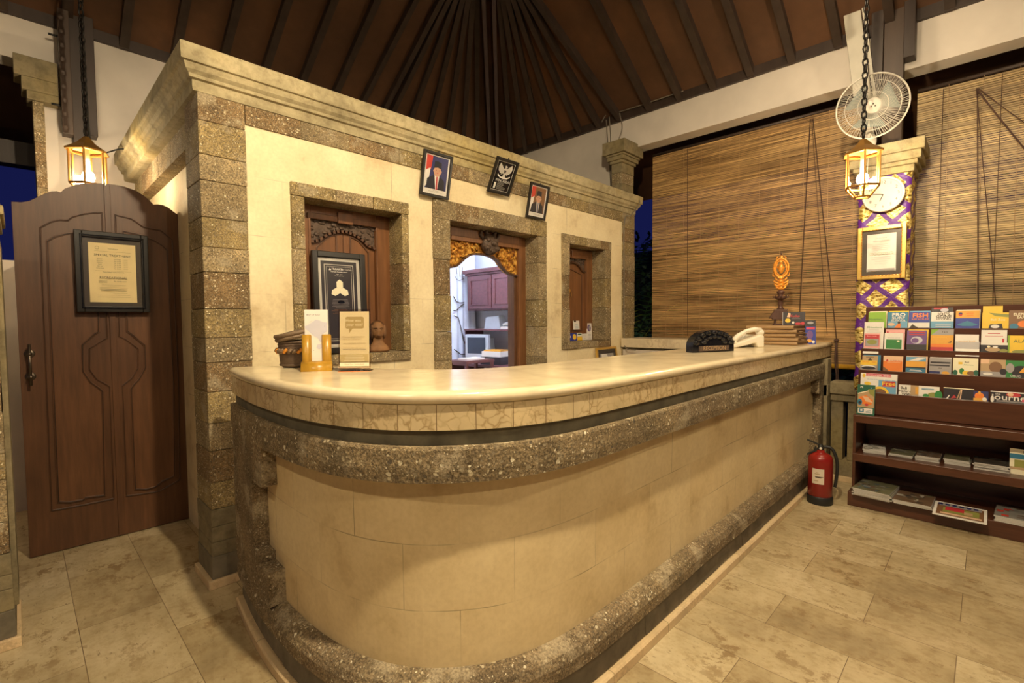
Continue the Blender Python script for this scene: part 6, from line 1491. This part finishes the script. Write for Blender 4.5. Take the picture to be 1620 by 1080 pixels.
# ================================================================== garden beyond the openings
def palm(name, label, loc, n, L_, seed, mats=('leaf_green',)):
    t = thing(name, label, 'plant', loc); rr = random.Random(seed)
    m = MB(); m.tube([(0,0,0),(.02,.02,.5),(0,.03,1.0)], .04, 'stem', 8); m.build('stem', t)
    for k in range(n):
        a = 2*PI*k/n+rr.uniform(-.3,.3); el = rr.uniform(.5,1.25); m = MB(); mt = mats[k % len(mats)]
        pts = []; p = Vector((0,.03,1.0)); d = Vector((math.cos(a)*math.cos(el), math.sin(a)*math.cos(el), math.sin(el)))
        for i in range(10): pts.append(p.copy()); p = p+d*L_/9; d = (d+Vector((0,0,-.11))).normalized()
        m.tube([tuple(q) for q in pts], .006, mt, 5)
        for i in range(1, 10):
            for j in (0, .5):
                q = pts[i-1].lerp(pts[i], j); dd = (pts[i]-pts[i-1]).normalized(); s_ = dd.cross(Vector((0,0,1))).normalized(); ll = .30*math.sin(PI*(i-.2)/10.5)
                for sg in (-1, 1):
                    e = q+(s_*sg+dd*.7+Vector((0,0,-.35))).normalized()*ll; w_ = dd*.014
                    m.add([tuple(q-w_), tuple(q+w_), tuple(e)], [(0,1,2)], mt)
        m.build('frond', t)
    return t
palm('palm', 'dark green palm in the night garden, seen between the right pillar and the blind', (6.5, 3.75, -.1), 13, 1.5, 4, ('leaf_green', 'leaf_lit', 'leaf_green'))  # every third frond paler, lamplight put into its leaf colour
palm('palm', 'tall palm deeper in the garden behind the nearer palm', (8.2, 5.0, .6), 12, 2.0, 6, ('leaf_green',))
m = MB(); rr2 = random.Random(3)
for k in range(260):
    p = Vector((5.55+rr2.uniform(0,.7), 2.4+rr2.uniform(0,1.5), rr2.uniform(0,1.35))); a = rr2.uniform(0,6.28); e = Vector((math.cos(a)*.1, math.sin(a)*.1, rr2.uniform(-.06,.1)))
    s_ = Vector((-math.sin(a), math.cos(a), 0))*.028; m.add([tuple(p), tuple(p+e*.5+s_), tuple(p+e), tuple(p+e*.5-s_)], [(0,1,2,3)], 'leaf_green')
m.tube([(5.9,3.1,-.1),(5.9,3.1,1.2)], .02, 'stem')
tag(m.build('shrub'), 'dark leafy shrub outside the gap beside the left bamboo blind', 'shrub')
m = MB(); rr2 = random.Random(8); m.box(10.2, 11.5, -8, 14, -.1, 2.9, 'garden_soil')
for k in range(6000):
    p = Vector((10.15+rr2.uniform(-.5,.2), rr2.uniform(-7,13), rr2.uniform(0,3.3))); a = rr2.uniform(0,6.28); e = Vector((-.06, math.cos(a)*.13, math.sin(a)*.13))
    s_ = Vector((.02, -math.sin(a)*.035, math.cos(a)*.035)); m.add([tuple(p), tuple(p+e*.5+s_), tuple(p+e), tuple(p+e*.5-s_)], [(0,1,2,3)], 'leaf_green')
tag(m.build('hedge'), 'tall dark hedge across the garden beyond the right openings', 'hedge')
m = MB(); m.box(-3.0,.16,5.55,5.7,2.62,2.80,'timber'); [m.box(x-.04,x+.04,5.1,5.95,2.86,2.95,'timber') for x in (-.45,-.1)]
m.build('trim_2', kind='structure')
